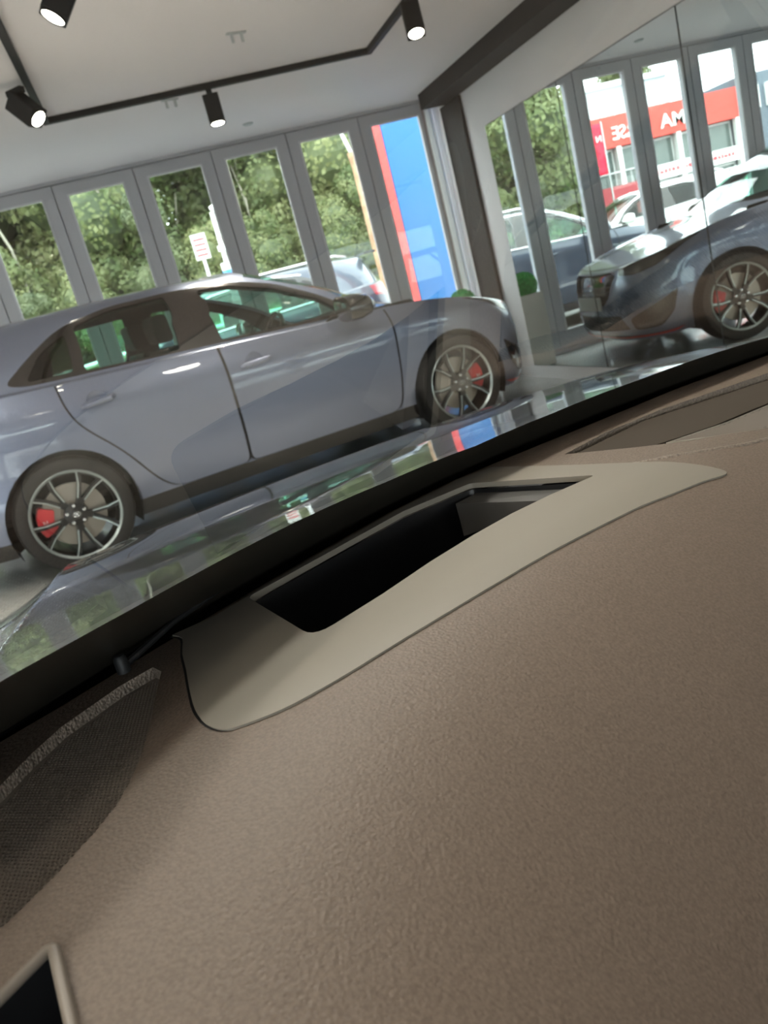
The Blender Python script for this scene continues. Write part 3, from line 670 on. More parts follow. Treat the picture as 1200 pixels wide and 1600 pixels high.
ss, tt = np.meshgrid(np.arange(0, 15.001, .04), np.arange(0, 11.001, .04), indexing='ij'); SP = S(ss.ravel(), tt.ravel()); SS = np.column_stack([ss.ravel(), tt.ravel()])
def inv(pts, axes, mask):
    out = []; idx = np.nonzero(mask)[0]; Q = SP[idx][:, axes]; T_ = SS[idx]
    for p in pts:
        k = np.argmin(((Q-np.array(p))**2).sum(1)); st_ = T_[k].copy()
        for _ in range(6):
            e = .01; f0 = S([st_[0]], [st_[1]])[0][axes]; fs = (S([st_[0]+e], [st_[1]])[0][axes]-f0)/e; ft = (S([st_[0]], [st_[1]+e])[0][axes]-f0)/e
            J = np.array([fs, ft]).T
            if abs(np.linalg.det(J)) < 1e-5: break
            d = np.linalg.solve(J, np.array(p)-f0); d = np.clip(d, -.05, .05); st_ = st_+d
        st_[1] = min(max(st_[1], 0), 11); out.append((float(st_[0]), float(st_[1])))
    return out
side = (SS[:, 0] > 3.2) & (SS[:, 0] < 12.4)
low = side & (SS[:, 1] < 5.6); grn = side & (SS[:, 1] > 6.4) & (SS[:, 1] < 9.7)
def dense(P, step=.06):
    out = []
    for i in range(len(P)):
        a, b = np.array(P[i]), np.array(P[(i+1) % len(P)]); n = max(1, int(np.linalg.norm(b-a)/step))
        out += [tuple(a+(b-a)*k/n) for k in range(n)]
    return out
def arch(cx, r_):
    P = [(cx+r_*math.cos(R(a)), .32+r_*math.sin(R(a))) for a in range(-22, 203, 9)]
    return inv([(x, max(z, .19)) for x, z in P], [0, 2], low & (SS[:, 1] < 4.6)) + []
def archpoly(cx, r_):
    Q = arch(cx, r_); return Q+[(Q[-1][0], -.5), (Q[0][0], -.5)]
dlo_xz = rounded([(-.115, 1.085), (-.02, 1.056), (.14, 1.047), (.9, 1.016), (1.74, .975), (2.07, .962), (1.88, 1.115), (1.62, 1.262), (1.33, 1.345), (.96, 1.366), (.56, 1.366), (.27, 1.318), (.08, 1.215)], [.06, .05, 0, 0, 0, .02, .1, .1, .15, .1, .1, .1, .1], 4)
dlo = inv(dense(dlo_xz, .09), [0, 2], grn)
g_front = inv(dense(rounded([(1.12, 1.018), (1.96, .985), (1.83, 1.105), (1.58, 1.235), (1.31, 1.318), (1.10, 1.335)], .025, 3), .1), [0, 2], grn)
g_rear = inv(dense(rounded([(.315, 1.052), (.86, 1.028), (.90, 1.345), (.56, 1.342), (.345, 1.300)], .025, 3), .1), [0, 2], grn)
g_quart = inv(dense(rounded([(.0, 1.075), (.255, 1.066), (.285, 1.28), (.11, 1.195)], .03, 3), .1), [0, 2], grn)
def door(P): return inv(dense(P, .08), [0, 2], low)
d_front = door(rounded([(1.075, .985), (1.075, .28), (2.165, .275), (2.195, .42), (2.225, .75), (2.215, .937), (1.7, .955)], [0, .05, .08, .2, .2, 0, 0], 4))
d_rear = door(rounded([(1.062, .985), (1.062, .28), (.60, .28), (.50, .36), (.36, .58), (.175, .784), (.135, .90), (.13, 1.018), (.6, 1.0)], [0, .05, .08, .1, .1, .1, .1, 0, 0], 4))
skirt_p = [(3.9, -.2), (3.9, 1.02), (12.4, 1.02), (12.4, -.2)]
wsp = [(-.3, 7.06), (3.2, 7.06), (4.15, 7.10), (4.15, 8.90), (3.2, 8.93), (-.3, 8.93)]
rwp = [(15.3, 7.15), (13.6, 7.15), (12.75, 7.3), (12.75, 8.6), (13.6, 8.75), (15.3, 8.75)]
hl = rounded([(1.72, 4.10), (2.3, 3.85), (3.0, 3.95), (3.7, 4.35), (4.45, 4.93), (4.1, 5.05), (3.1, 4.98), (2.2, 4.92), (1.72, 4.80)], .1, 3)
grl = rounded([(-.4, 4.62), (1.2, 4.62), (1.55, 4.2), (1.15, 2.75), (.8, 2.3), (-.4, 2.3)], .12, 3)
itk = rounded([(-.4, 1.75), (1.6, 1.75), (1.95, 1.1), (-.4, 1.0)], .08, 3)
cin = rounded([(2.0, 1.55), (3.55, 2.55), (3.35, 1.6), (2.9, 1.05), (2.15, 1.0)], .15, 3)
lip = [(-.4, .30), (3.3, .30), (3.6, .55), (-.4, .55)]
bnl = [(-.4, 5.06), (3.0, 5.06), (4.0, 5.16), (4.9, 5.45), (5.6, 5.9), (6.3, 6.3), (6.3, 6.36), (5.5, 5.97), (4.8, 5.52), (4.0, 5.22), (3.0, 5.12), (-.4, 5.12)]
tlp = rounded([(11.55, 4.25), (13.8, 4.1), (14.1, 4.9), (11.4, 5.0)], .1, 3)
def band(P, w_):
    return inset_poly(P, w_)
def shrink_xz(P, k=.006): return P
regions = [('skirt', skirt_p), ('dlo', dlo), ('glass_front', g_front), ('glass_rear', g_rear), ('glass_quarter', g_quart),
           ('gap', inset_poly(d_front, -.022)), ('door_front', inset_poly(d_front, .004)), ('gap', inset_poly(d_rear, -.022)), ('door_rear', inset_poly(d_rear, .004)),
           ('windscreen', wsp), ('rear_window', rwp), ('headlamp', hl), ('grille', grl), ('lower_intake', itk), ('corner_intake', cin), ('accent_line', lip), ('gap', bnl), ('tail_lamp', tlp),
           ('hole', archpoly(0, .365)), ('hole', archpoly(2.65, .365))]
PC, RC = cut_grid(np.arange(0, 15.001, .2), np.arange(0, 11.001, .2), regions)
PC[:, 0] = np.clip(PC[:, 0], 0, 15); PC[:, 1] = np.clip(PC[:, 1], 0, 11)
CP = S(PC[:, 0], PC[:, 1]); CN = SN(PC[:, 0], PC[:, 1])
SC = (1, 1, 1)
def car_part(name, labs, mt, parent, sides=(1, -1), off=0, join=True, sc_=(1, 1, 1)):
    fs = [f for k in labs for f in RC.get(k, [])]
    if not fs: return []
    ids, F = compact(fs); P = (CP[ids]+CN[ids]*off)*np.array(sc_); Nr = CN[ids]/np.array(sc_); Nr /= np.linalg.norm(Nr, axis=1)[:, None]; out = []
    # local y points to the car's left
    n = len(P); VR = np.column_stack([P[:, 0], -P[:, 1], P[:, 2]]); NR = np.column_stack([Nr[:, 0], -Nr[:, 1], Nr[:, 2]])
    # orient faces by the normals
    def orient(V_, N_, F_):
        res = []
        for f in F_:
            a, b, c = V_[f[0]], V_[f[1]], V_[f[2]]; nn = np.zeros(3)
            for q in range(len(f)): nn += np.cross(V_[f[q]], V_[f[(q+1) % len(f)]])
            if np.linalg.norm(nn) < 1e-9: continue
            res.append(f if nn@N_[f[0]] > 0 else f[::-1])
        return res
    FR = orient(VR, NR, F); VL = VR*[1, -1, 1]; NL = NR*[1, -1, 1]; FL = [f[::-1] for f in FR]
    if join:
        out.append(mesh(name, np.vstack([VR, VL]), FR+[[i+n for i in f] for f in FL], mt, parent, True, np.vstack([NR, NL])))
    else:
        out.append(mesh(name, VR, FR, mt, parent, True, NR)); out.append(mesh(name, VL, FL, mt, parent, True, NL))
    return out
def wheel(parent, x, y, sy, z=.32, caliper='front'):
    w = empty('wheel', (x, y, z)); w.parent = parent       # sy: +1 outer face towards +y
    def L_(mb): mb.V = [(a, b*sy, c) for a, b, c in mb.V]; return mb
    L_(MB().lathe([(.243, -.20), (.255, -.215), (.305, -.212), (.322, -.19), (.3235, -.10), (.322, -.03), (.312, -.006), (.285, .004), (.262, .002), (.250, -.006), (.246, -.02), (.243, -.20)], 56, 'y')).build('tyre', M['tyre'], w, smooth=True)
    L_(MB().lathe([(.243, -.20), (.225, -.10), (.226, -.04), (.238, -.012), (.2465, -.004), (.250, -.006)], 56, 'y')).build('rim', M['rim'], w, smooth=True)
    L_(MB().lathe([(.2345, -.0125), (.2465, -.0022), (.2505, -.0055)], 56, 'y')).build('rim_edge', M['machined'], w, smooth=True)
    for k in range(10):
        base = 90+72*(k//2)+(36 if True else 0); s_ = -1 if k % 2 else 1; a1 = R(base+s_*15.5); a0 = R(base+s_*5)
        def pt(r_, a, d, h): return (r_*math.cos(a)-d*math.sin(a), h*sy, r_*math.sin(a)+d*math.cos(a))
        V = []; rows = [(.045, a0*.0+R(base)+(a0-R(base))*.7, .016, -.030), (.09, a0+(a1-a0)*.15, .0135, -.030), (.17, a0+(a1-a0)*.62, .0125, -.020), (.236, a1, .0155, -.008)]
        for r_, a, d, h in rows: V += [pt(r_, a, -d, h-.028), pt(r_, a, -d*.8, h), pt(r_, a, d*.8, h), pt(r_, a, d, h-.028)]
        F = [(i*4+q, i*4+q+1, i*4+q+5, i*4+q+4) for i in range(3) for q in range(3)]
        MB().add(V, F).build('spoke', M['rim'], w)
        V = []
        for r_, a, d, h in rows[1:]: V += [pt(r_, a, s_*d*.80, h+.0012), pt(r_, a, s_*(d*.80-.0065), h+.0014), pt(r_, a, s_*d*.98, h-.006)]
        MB().add(V, [(i*3, i*3+1, i*3+4, i*3+3) for i in range(2)]+[(i*3, i*3+3, i*3+5, i*3+2) for i in range(2)]).build('spoke_edge', M['machined'], w)
    L_(MB().lathe([(.0, -.018), (.030, -.018), (.040, -.024), (.062, -.030), (.066, -.06)], 32, 'y')).build('hub', M['rim'], w, smooth=True)
    L_(MB().lathe([(0, -.010), (.024, -.011), (.029, -.016), (.029, -.02)], 28, 'y')).build('hub_cap', M['gloss'], w, smooth=True)
    em = MB(); e1 = [(.020*math.cos(R(a)), -.0092, .012*math.sin(R(a))) for a in range(0, 361, 20)]; em.tube(e1, .0013, 6)
    em.tube([(-.007, -.0092, -.009), (-.004, -.0092, .009)], .0016, 6); em.tube([(.004, -.0092, -.009), (.007, -.0092, .009)], .0016, 6); em.tube([(-.005, -.0092, -.001), (.006, -.0092, .002)], .0016, 6)
    L_(em).build('emblem', M['chrome'], w, smooth=True)
    for k in range(5):
        a = R(90+72*k); L_(MB().lathe([(0, -.012), (.009, -.013), (.0115, -.018), (.0115, -.034)], 12, 'y', (.050*math.cos(a), 0, .050*math.sin(a)))).build('lug_nut', M['chrome'], w, smooth=True)
    L_(MB().lathe([(.06, -.055), (.075, -.072), (.175, -.072), (.175, -.095), (.06, -.095)], 48, 'y')).build('brake_disc', M['disc'], w, smooth=True)
    sg_ = 1 if caliper == 'front' else -1; P_ = [(sg_*r_*math.cos(R(a)), r_*math.sin(R(a))) for r_, a in [(.115, -25), (.118, 0), (.115, 30), (.20, 28), (.208, 12), (.21, -8), (.20, -24)]]
    c_ = L_(MB().prism(P_, -.115, -.050, 'y')).build('brake_caliper', M['red'], w, bevel=.006)
    if parent_detail:
        nn = L_(MB().tube([(sg_*.165-.010, -.048, -.014), (sg_*.165-.010, -.048, .014), (sg_*.165+.010, -.048, -.014), (sg_*.165+.010, -.048, .014)], .0028, 6)); nn.build('caliper_letter', M['label'], w)
    return w
parent_detail = True
def build_car(name, label, paintm, loc, rz, scale=(1, 1, 1), group=None, detail=True, roofrail=False):
    global parent_detail
    parent_detail = detail
    c = empty(name, loc, rz, label, 'car', group)
    body_mt = paintm
    bo = car_part('body', ['base'], body_mt, c, sc_=scale)[0]
    car_part('side_skirt', ['skirt'], M['gloss'] if detail else M['rubber'], c, join=False, sc_=scale)
    car_part('panel_gap', ['gap'], M['rubber'], c, off=-.006, sc_=scale)
    for d in ('door_front', 'door_rear'): car_part(d.replace('door_front', 'front_door').replace('door_rear', 'rear_door'), [d], body_mt, c, join=False, sc_=scale)
    car_part('window_surround', ['dlo'], M['trimb'], c, join=False, off=.001, sc_=scale)
    for g, nm in (('glass_front', 'front_door_glass'), ('glass_rear', 'rear_door_glass'), ('glass_quarter', 'quarter_glass')): car_part(nm, [g], M['darkglass'] if g == 'glass_quarter' else M['carglass'], c, join=False, off=-.004, sc_=scale)
    car_part('windscreen', ['windscreen'], M['carglass'], c, sc_=scale)
    car_part('rear_window', ['rear_window'], M['darkglass'], c, sc_=scale)
    car_part('headlamp', ['headlamp'], M['lampdark'], c, join=False, off=.003, sc_=scale); car_part('tail_lamp', ['tail_lamp'], M['tail'], c, join=False, off=.004, sc_=scale)
    gr_ = car_part('grille', ['grille'], M['gloss'], c, off=-.02, sc_=scale)[0]
    car_part('lower_intake', ['lower_intake'], M['rubber'], c, off=-.015, sc_=scale); car_part('corner_intake', ['corner_intake'], M['gloss'], c, join=False, off=-.02, sc_=scale)
    car_part('accent_line', ['accent_line'], M['redline'] if detail else M['rubber'], c, off=.004, sc_=scale)
    sx, sy, sz = scale
    # underside, wheel housings, cabin lining
    MB().box(-.72*sx, 3.3*sx, -.62*sy, .62*sy, .19*sz, .24*sz).build('underside', M['rubber'], c)
    for cx in (0, 2.65):
        for s_ in (1, -1):
            wh = MB(); n = 28; V = []; F = []
            for k in range(n+1):
                a = R(-25+230*k/n)
                for yy in (.872, .55): V.append(((cx+.368*math.cos(a))*sx, s_*yy*sy, (.32+.368*math.sin(a))*sz))
                V.append((cx*sx, s_*.55*sy, .32*sz))
                if k: b = 3*k; F += [(b-3, b, b+1, b-2), (b-2, b+1, b+2)]
            wh.add(V, F).build('wheel_housing', M['rubber'], c)
    car_part('cabin_lining', ['base', 'dlo'], M['interior'], c, off=-.03, sc_=scale)
    z0 = .30
    it = MB().box(-.5*sx, 2.3*sx, -.72*sy, .72*sy, z0, z0+.06)
    it.box(1.90*sx, 2.3*sx, -.72*sy, .72*sy, .62*sz, .92*sz); it.box(1.75*sx, 1.95*sx, -.70*sy, .70*sy, .70*sz, .90*sz); it.box(.9*sx, 1.9*sx, -.11*sy, .11*sy, z0, .62*sz)
    it.build('dashboard', M['interior'], c, bevel=.02)
    def seat(x, y, w_, hd=True):
        m_ = MB(); m_.prism(rounded([(x-.02, .40*sz), (x+.50, .42*sz), (x+.50, .56*sz), (x+.04, .54*sz), (x-.18, 1.06*sz), (x-.29, 1.06*sz)], .04, 3), y-w_/2, y+w_/2, 'y')
        s_ = m_.build('seat', M['interior'], c, bevel=.012)
        if hd:
            for yy in ([y] if w_ < .7 else [y-.38, y+.38]): MB().prism(rounded([(x-.19, 1.09*sz), (x-.20, 1.26*sz), (x-.30, 1.26*sz), (x-.29, 1.09*sz)], .03, 3), yy-.13, yy+.13, 'y').build('headrest', M['interior'], s_, bevel=.012)
    seat(1.12*sx, .36*sy, .50); seat(1.12*sx, -.36*sy, .50); seat(.02*sx, 0, 1.25*sy)
    sw = MB(); cx, cy, cz = 1.60*sx, .0, .93*sz; T_ = Matrix.Rotation(R(-65), 3, 'Y')
    sw.tube([Vector((cx, -.37*sy, cz))+T_ @ Vector((.17*math.cos(R(a)), .17*math.sin(R(a)), 0)) for a in range(0, 361, 15)], .016, 8)
    sw.tube([Vector((cx, -.37*sy, cz))+T_ @ Vector((0, -.16, 0)), Vector((cx+.03, -.37*sy, cz-.01)), Vector((cx, -.37*sy, cz))+T_ @ Vector((0, .16, 0))], .022, 8)
    sw.tube([(cx+.03, -.37*sy, cz-.01), (cx+.25, -.37*sy, cz-.1)], .04, 8); sw.build('steering_wheel', M['gloss'] if detail else M['interior'], c, smooth=True)
    # door mirrors
    for s_ in (1, -1):
        dm = MB(); n = 18; V = []; F = []
        for i, (q, ry, rz_) in enumerate([(-.085, .085, .055), (-.075, .115, .077), (-.02, .125, .083), (.05, .105, .07), (.095, .06, .042), (.112, .01, .008)]):
            for k in range(n):
                a = 2*math.pi*k/n; ca, sa = math.cos(a), math.sin(a); ca = abs(ca)**.7*(1 if ca > 0 else -1); sa = abs(sa)**.7*(1 if sa > 0 else -1)
                V.append(((1.93+q+.03*ca*(i > 1))*sx, s_*(.985+ry*ca)*sy, (1.005+rz_*sa-.012*ca)*sz))
            if i: F += [((i-1)*n+k, (i-1)*n+(k+1) % n, i*n+(k+1) % n, i*n+k) for k in range(n)]
        F.append(tuple(range(n))); F.append(tuple(5*n+k for k in range(n)))
        dm.add(V, F); o = dm.build('door_mirror', M['gloss'] if detail else paintm, c, smooth=True)
        MB().tube([(1.99*sx, s_*.80*sy, .945*sz), (1.95*sx, s_*.93*sy, .955*sz)], .028, 10).build('mirror_stalk', M['gloss'], o, smooth=True)
        for hx, hz in ((1.25, .845), (.31, .882)):
            dh = MB(); ss_, tt_ = inv([(hx, hz)], [0, 2], low)[0]; P0 = S([ss_], [tt_])[0]; y0 = P0[1]
            dh.tube([((hx-.095)*sx, s_*(y0+.012)*sy, (hz-.008)*sz), ((hx-.07)*sx, s_*(y0+.030)*sy, (hz-.004)*sz), ((hx+.07)*sx, s_*(y0+.030)*sy, (hz+.004)*sz), ((hx+.095)*sx, s_*(y0+.012)*sy, (hz+.008)*sz)], [.010, .015, .015, .010], 8)
            dh.build('door_handle', paintm, c, smooth=True)
            MB().lathe([(0, .002), (.05, .0015), (.062, -.004)], 20, 'y').build('handle_recess', M['rubber'] if False else paintm, c, smooth=True).location = (hx*sx, s_*(y0-.004)*sy, hz*sz)
    for wx, cal in ((0, 'rear'), (2.65, 'front')):
        for s_ in (1, -1): 
            w_ = wheel(c, wx*sx, s_*(.887*sy+.001), s_, .3235, cal)
    # nose details: emblem, plate, grille bars, headlamp signature
    e = S([0.], [4.55])[0]; ex_ = (e[0]+.006)*sx; ez = .655*sz
    em = MB(); em.tube([(ex_, .062*math.cos(R(a)), ez+.031*math.sin(R(a))) for a in range(0, 361, 15)], .0035, 6)
    em.tube([(ex_, .026, ez-.022), (ex_, .012, ez+.022)], .005, 6); em.tube([(ex_, -.012, ez-.022), (ex_, -.026, ez+.022)], .005, 6); em.tube([(ex_, .018, ez-.004), (ex_, -.018, ez+.004)], .004, 6)
    em.build('emblem', M['chrome'], c, smooth=True)
    gb = MB()
    for k in range(7):
        zz = .40+.035*k; q = inv([(0.30, zz)], [1, 2], (SS[:, 0] < 2) & (SS[:, 1] < 5))[0]; hw = .40
        pts = []
        for yy in np.linspace(-hw, hw, 9):
            P0 = S([inv([(abs(yy), zz)], [1, 2], (SS[:, 0] < 2.2) & (SS[:, 1] < 4.8))[0][0]], [q[1]])[0]; pts.append(((P0[0]-.010)*sx, yy*sy, zz*sz))
        gb.tube(pts, .004, 6)
    gb.build('grille_bar', M['rubber'], gr_)
    pf = 3.50*sx
    MB().box(pf, pf+.012, -.26, .26, .43*sz, .43*sz+.11).build('number_plate', M['plate'], c, bevel=.003)
    MB().box(-.83*sx, -.815*sx, -.26, .26, .78*sz, .78*sz+.11).build('number_plate', M['plate'], c, bevel=.003)
    MB().box(-.72*sx, -.56*sx, -.56*sy, .56*sy, 1.375*sz, 1.40*sz).build('spoiler', M['gloss'] if detail else paintm, c, bevel=.01)
    if roofrail:
        for s_ in (1, -1):
            MB().tube([(-.35*sx, s_*.52*sy, 1.40*sz), (-.2*sx, s_*.53*sy, 1.435*sz), (1.1*sx, s_*.53*sy, 1.435*sz), (1.3*sx, s_*.52*sy, 1.40*sz)], .014, 8).build('roof_rail', M['silver'], c, smooth=True)
            pts = [(x*sx, s_*(S([inv([(x, z)], [0, 2], low)[0][0]], [5.1])[0][1]+.006)*sy, (z+.008)*sz) for x, z in ((.0, 1.03), (.5, 1.012), (1.07, .99), (1.6, .965), (2.0, .952))]
            MB().tube(pts, .010, 6).build('belt_moulding', M['silver'], c, smooth=True)
            pts = [((x)*sx, s_*(y)*sy, z*sz) for x, y, z in ((-.05, .735, 1.15), (.1, .675, 1.26), (.3, .645, 1.335), (.6, .625, 1.372), (1.0, .62, 1.372), (1.35, .622, 1.345), (1.65, .66, 1.26), (1.9, .71, 1.13), (2.1, .77, .99))]
            MB().tube(pts, .013, 6).build('roof_moulding', M['silver'], c, smooth=True)
    return c
hatch = build_car('hatchback_car', 'grey-blue metallic hatchback parked side-on in the showroom, red brake calipers', M['blue'], (-.7306, 5.638, 0), R(11.53))
suv = build_car('estate_car', 'dark blue estate car with silver roof rails parked just outside the folding windows', M['navy'], (2.42, 10.62, -.06), R(180), (1.02, 1.02, 1.12), roofrail=True, detail=False)

# ================================================================== OUTSIDE
def gz(x, y):
    # car park, then a rising bank
    t = min(max((y-13.2)/9, 0), 1)
    bank = 2.0*t*t*(3-2*t); f = min(max((x+4.5)/6, 0), 1); return -.06+bank*f*f*(3-2*f)+max(0, y-24)*.16*f
V = []; F = []; xs = np.arange(-60, 41, 2.0); ys = np.arange(7.9, 70, 1.5)
for i, x in enumerate(xs):
    for j, y in enumerate(ys):
        V.append((x, y, gz(x, y)))
        if i and j: a = i*len(ys)+j; F.append((a-len(ys)-1, a-1, a, a-len(ys)))
gm = mesh('ground', V, F, None, smooth=True); gm['kind'] = 'structure'
gm.data.materials.append(M['asphalt']); gm.data.materials.append(M['grass'])
for p in gm.data.polygons:
    if p.center.y > 13.4 and p.center.x > -6: p.material_index = 1
st(MB().box(-60, 40, -60, YB-.25, -.2, -.05).build('ground', M['asphalt']))
# trees: three leafy shapes shared by all
def tree_mesh(seed, leaf, H=7.5, Wd_=2.6, n=11000, ls=.13):
    rng = random.Random(seed); V = []; F = []; blobs = []
    for k in range(15):
        h = H*(.12+.84*rng.random()); rr = Wd_*(.35+.65*math.sin(math.pi*min(1, max(.12, h/H))**.8))*.55; a = rng.random()*6.28; q = rng.random()**.5*Wd_*(1-h/H*.65)*.75
        blobs.append((q*math.cos(a), q*math.sin(a), h, rr*(.7+.5*rng.random())))
    for k in range(n):
        x, y, z, r_ = rng.choice(blobs); d = Vector((rng.gauss(0, 1), rng.gauss(0, 1), rng.gauss(0, .9))).normalized(); rad = r_*(.72+.33*rng.random()**.6)
        c = Vector((x, y, z))+d*rad; s_ = ls*(.6+.8*rng.random()); a = Vector((rng.gauss(0, 1), rng.gauss(0, 1), rng.gauss(0, 1))).cross(d).normalized()*s_*.5; b = (a.cross(d).normalized()+d*.4)*s_*.7
        i = len(V); V += [c-a*.2-b, c+a, c+b, c-a]; F.append((i, i+1, i+2, i+3))
    me = bpy.data.meshes.new('foliage'); me.from_pydata([tuple(v) for v in V], [], F); me.materials.append(leaf)
    cm = MB()
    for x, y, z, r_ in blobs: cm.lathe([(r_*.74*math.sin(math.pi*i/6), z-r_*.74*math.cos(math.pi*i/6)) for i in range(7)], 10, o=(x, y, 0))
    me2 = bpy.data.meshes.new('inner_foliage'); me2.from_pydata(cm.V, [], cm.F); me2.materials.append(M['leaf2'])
    return me, me2
TM = [tree_mesh(1, M['leaf']), tree_mesh(2, M['leaf'], 8.5, 2.3), tree_mesh(3, M['leaf'], 6.5, 2.9), tree_mesh(4, M['leaf2'], 8.5, 2.4)]
def trunk_mesh(h, r_, seed):
    rng = random.Random(seed); mb = MB(); mb.tube([(rng.uniform(-.1, .1)*i, rng.uniform(-.1, .1)*i, h*i/5) for i in range(6)], [r_*(1-.13*i) for i in range(6)], 8)
    for k in range(4 if h > 5.5 else 0): a = rng.random()*6.28; z = h*(.35+.12*k); mb.tube([(0, 0, z), (.5*math.cos(a), .5*math.sin(a), z+.9), (.8*math.cos(a), .8*math.sin(a), z+2.0)], [r_*.4, r_*.25, r_*.1], 6)
    return mb
tkm = trunk_mesh(6, .14, 3).build('trunk', M['palebark'], smooth=True); tk = tkm.data; bpy.data.objects.remove(tkm)
rng = random.Random(11); k = 0
def tree(x, y, kind, s_, z=None):
    lab = ['yellow-green leafy tree in the dense belt on the bank behind the showroom windows', 'tall yellow-green leafy tree in the dense belt on the bank behind the showroom windows', 'broad bushy tree in the dense belt on the bank behind the showroom windows', 'dark green tree in the dense belt on the bank behind the showroom windows'][kind]
    t = empty('tree', (x, y, gz(x, y)-.1 if z is None else z), rng.random()*6.28, lab, 'tree', 'trees on the bank'); t.scale = (s_, s_, s_*rng.uniform(.9, 1.15))
    a, b = TM[kind]; o = link('foliage', a, None, t); o['kind'] = 'stuff'; link('inner_foliage', b, None, t); link('trunk', tk, None, t); return t
for x in np.arange(-4.2, 17, 1.9): tree(x+rng.uniform(-.3, .3), 20.5+rng.uniform(-.8, .8), rng.choice([0, 2, 2, 0]), .62+rng.uniform(-.06, .08))
for x in np.arange(-5.8, 20, 2.3): tree(x+rng.uniform(-.4, .4), 24.5+rng.uniform(-1, 1), rng.choice([0, 1, 2, 3]), 1.05+rng.uniform(-.1, .15))
for x in np.arange(-7.8, 24, 2.8): tree(x+rng.uniform(-.4, .4), 30+rng.uniform(-1, 1), rng.choice([1, 3, 1]), 1.5+rng.uniform(-.1, .2))
for x, y in ((.2, 20.2), (3.3, 20.0), (3.6, 20.3), (-1.7, 20.3)):
    tb = trunk_mesh(5.2, .05, int(x*10)+40).build('thin_tree', M['palebark'], smooth=True); tb.location = (x, y, gz(x, y)-.1); tag(tb, 'thin bare pale trunk standing in front of the leafy tree belt', 'tree', 'thin bare trunks')
for x in np.arange(-4.0, 15, 1.25): tree(x+rng.uniform(-.2, .2), 18.9+rng.uniform(-.3, .3), rng.choice([2, 2, 0, 3]), .30+rng.uniform(-.03, .05))
for x, y, k_, s_ in ((-4.3, 19.6, 0, .62), (-5.0, 22.0, 2, .78), (-6.6, 25.5, 0, .92), (-8.6, 29.0, 1, 1.0)): tree(x, y, k_, s_)
# guard rail on the bank
gr2 = empty('guard_rail', (0, 0, 0), 0, 'grey steel guard rail on the bank in front of the trees', 'guard rail')
xr = np.arange(-4, 16.1, 2.0)
MB().tube([(x, 15.2, gz(x, 15.2)+.92) for x in xr], .045, 8).build('rail', M['galv'], gr2, smooth=True)
for x in xr: MB().box(x-.03, x+.03, 15.17, 15.23, gz(x, 15.2)-.05, gz(x, 15.2)+.92).build('post', M['galv'], gr2)
# blue totem sign just outside the first window
tt_ = empty('totem_sign', (3.71, 9.3, -.06), R(-4), 'tall glossy blue totem sign with a red left edge outside the corner window', 'sign')
MB().box(-.42, .45, -.10, .10, 0, 4.6).build('sign_face', M['totem'], tt_, bevel=.01)
MB().box(-.515, -.42, -.105, .105, 0, 4.6).build('sign_edge', M['totemred'], tt_, bevel=.008)
# street furniture seen through the windows
wp = MB(); wp.tube([(4.50, 14.0, .0), (4.46, 14.0, 1.5), (4.44, 14.0, 3.0), (4.40, 14.0, 3.25)], [.13, .115, .095, .08], 12)
wp = wp.build('utility_post', M['bark'], smooth=True); tag(wp, 'brown wooden post with a pale tip seen through the second window from the corner', 'post')
MB().tube([(4.40, 14.0, 3.2), (4.27, 13.95, 3.62)], .028, 8).build('pale_tip', M['bwhite'], wp, smooth=True)
MB().box(4.53, 4.60, 13.9, 14.0, 2.55, 3.0).build('cable_box', M['galv'], wp)
lp_ = empty('lamp_post', (1.62, 12, -.06), 0, 'white lamp post with a twin head and a blue and white banded base sleeve', 'lamp post')
MB().tube([(0, 0, 0), (0, 0, 2.65)], .028, 10).build('pole', M['bwhite'], lp_, smooth=True)
MB().tube([(0, 0, 2.68), (.05, 0, 2.70), (.14, 0, 2.69)], [.045, .05, .055], 10).build('lamp_head', M['bwhite'], lp_, smooth=True)
MB().lathe([(.03, 2.12), (.06, 2.13), (.06, 2.20), (.03, 2.21)], 12).build('collar', M['bwhite'], lp_, smooth=True)
for z0_, z1_, mm in ((1.60, 1.76, M['bwhite']), (1.76, 1.87, M['signblue']), (1.87, 1.97, M['bwhite'])): MB().lathe([(.0, z0_), (.085, z0_), (.085, z1_), (0, z1_)], 16).build('sleeve_band', mm, lp_, smooth=True)
sg2 = empty('road_sign', (1.37, 12.3, -.06), 0, 'small pale rectangular road sign on a white pole left of the lamp post', 'sign')
MB().tube([(0, 0, 0), (0, 0, 2.4)], .022, 8).build('pole', M['bwhite'], sg2, smooth=True)
MB().box(-.105, .105, -.03, -.022, 2.10, 2.45).build('sign_plate', M['plate'], sg2)
mb = MB()
for i in range(4): mb.box(-.08, .08, -.0335, -.0305, 2.15+.07*i, 2.175+.07*i)
mb.build('red_print', M['redtxt'], sg2)['kind'] = 'stuff'
vn = empty('van', (6.2, 14.2, .0), 0, 'white van standing behind the totem sign', 'van')
MB().prism(rounded([(-1.35, .35), (2.6, .35), (2.6, 1.0), (2.1, 1.15), (1.5, 1.85), (-1.30, 1.85)], .12, 3), -.85, .85, 'y').build('body', M['white'], vn, bevel=.03)
for wx in (-.7, 1.9):
    for s_ in (1, -1): MB().lathe([(0, .11), (.2, .11), (.33, .10), (.34, .0), (.33, -.10), (0, -.10)], 24, 'y', (wx, s_*.80, .34)).build('wheel', M['tyre'], vn, smooth=True)
MB().prism([(1.55, 1.72), (2.05, 1.17), (1.1, 1.17), (1.1, 1.72)], -.86, .86, 'y').build('side_window', M['bglass'], vn)
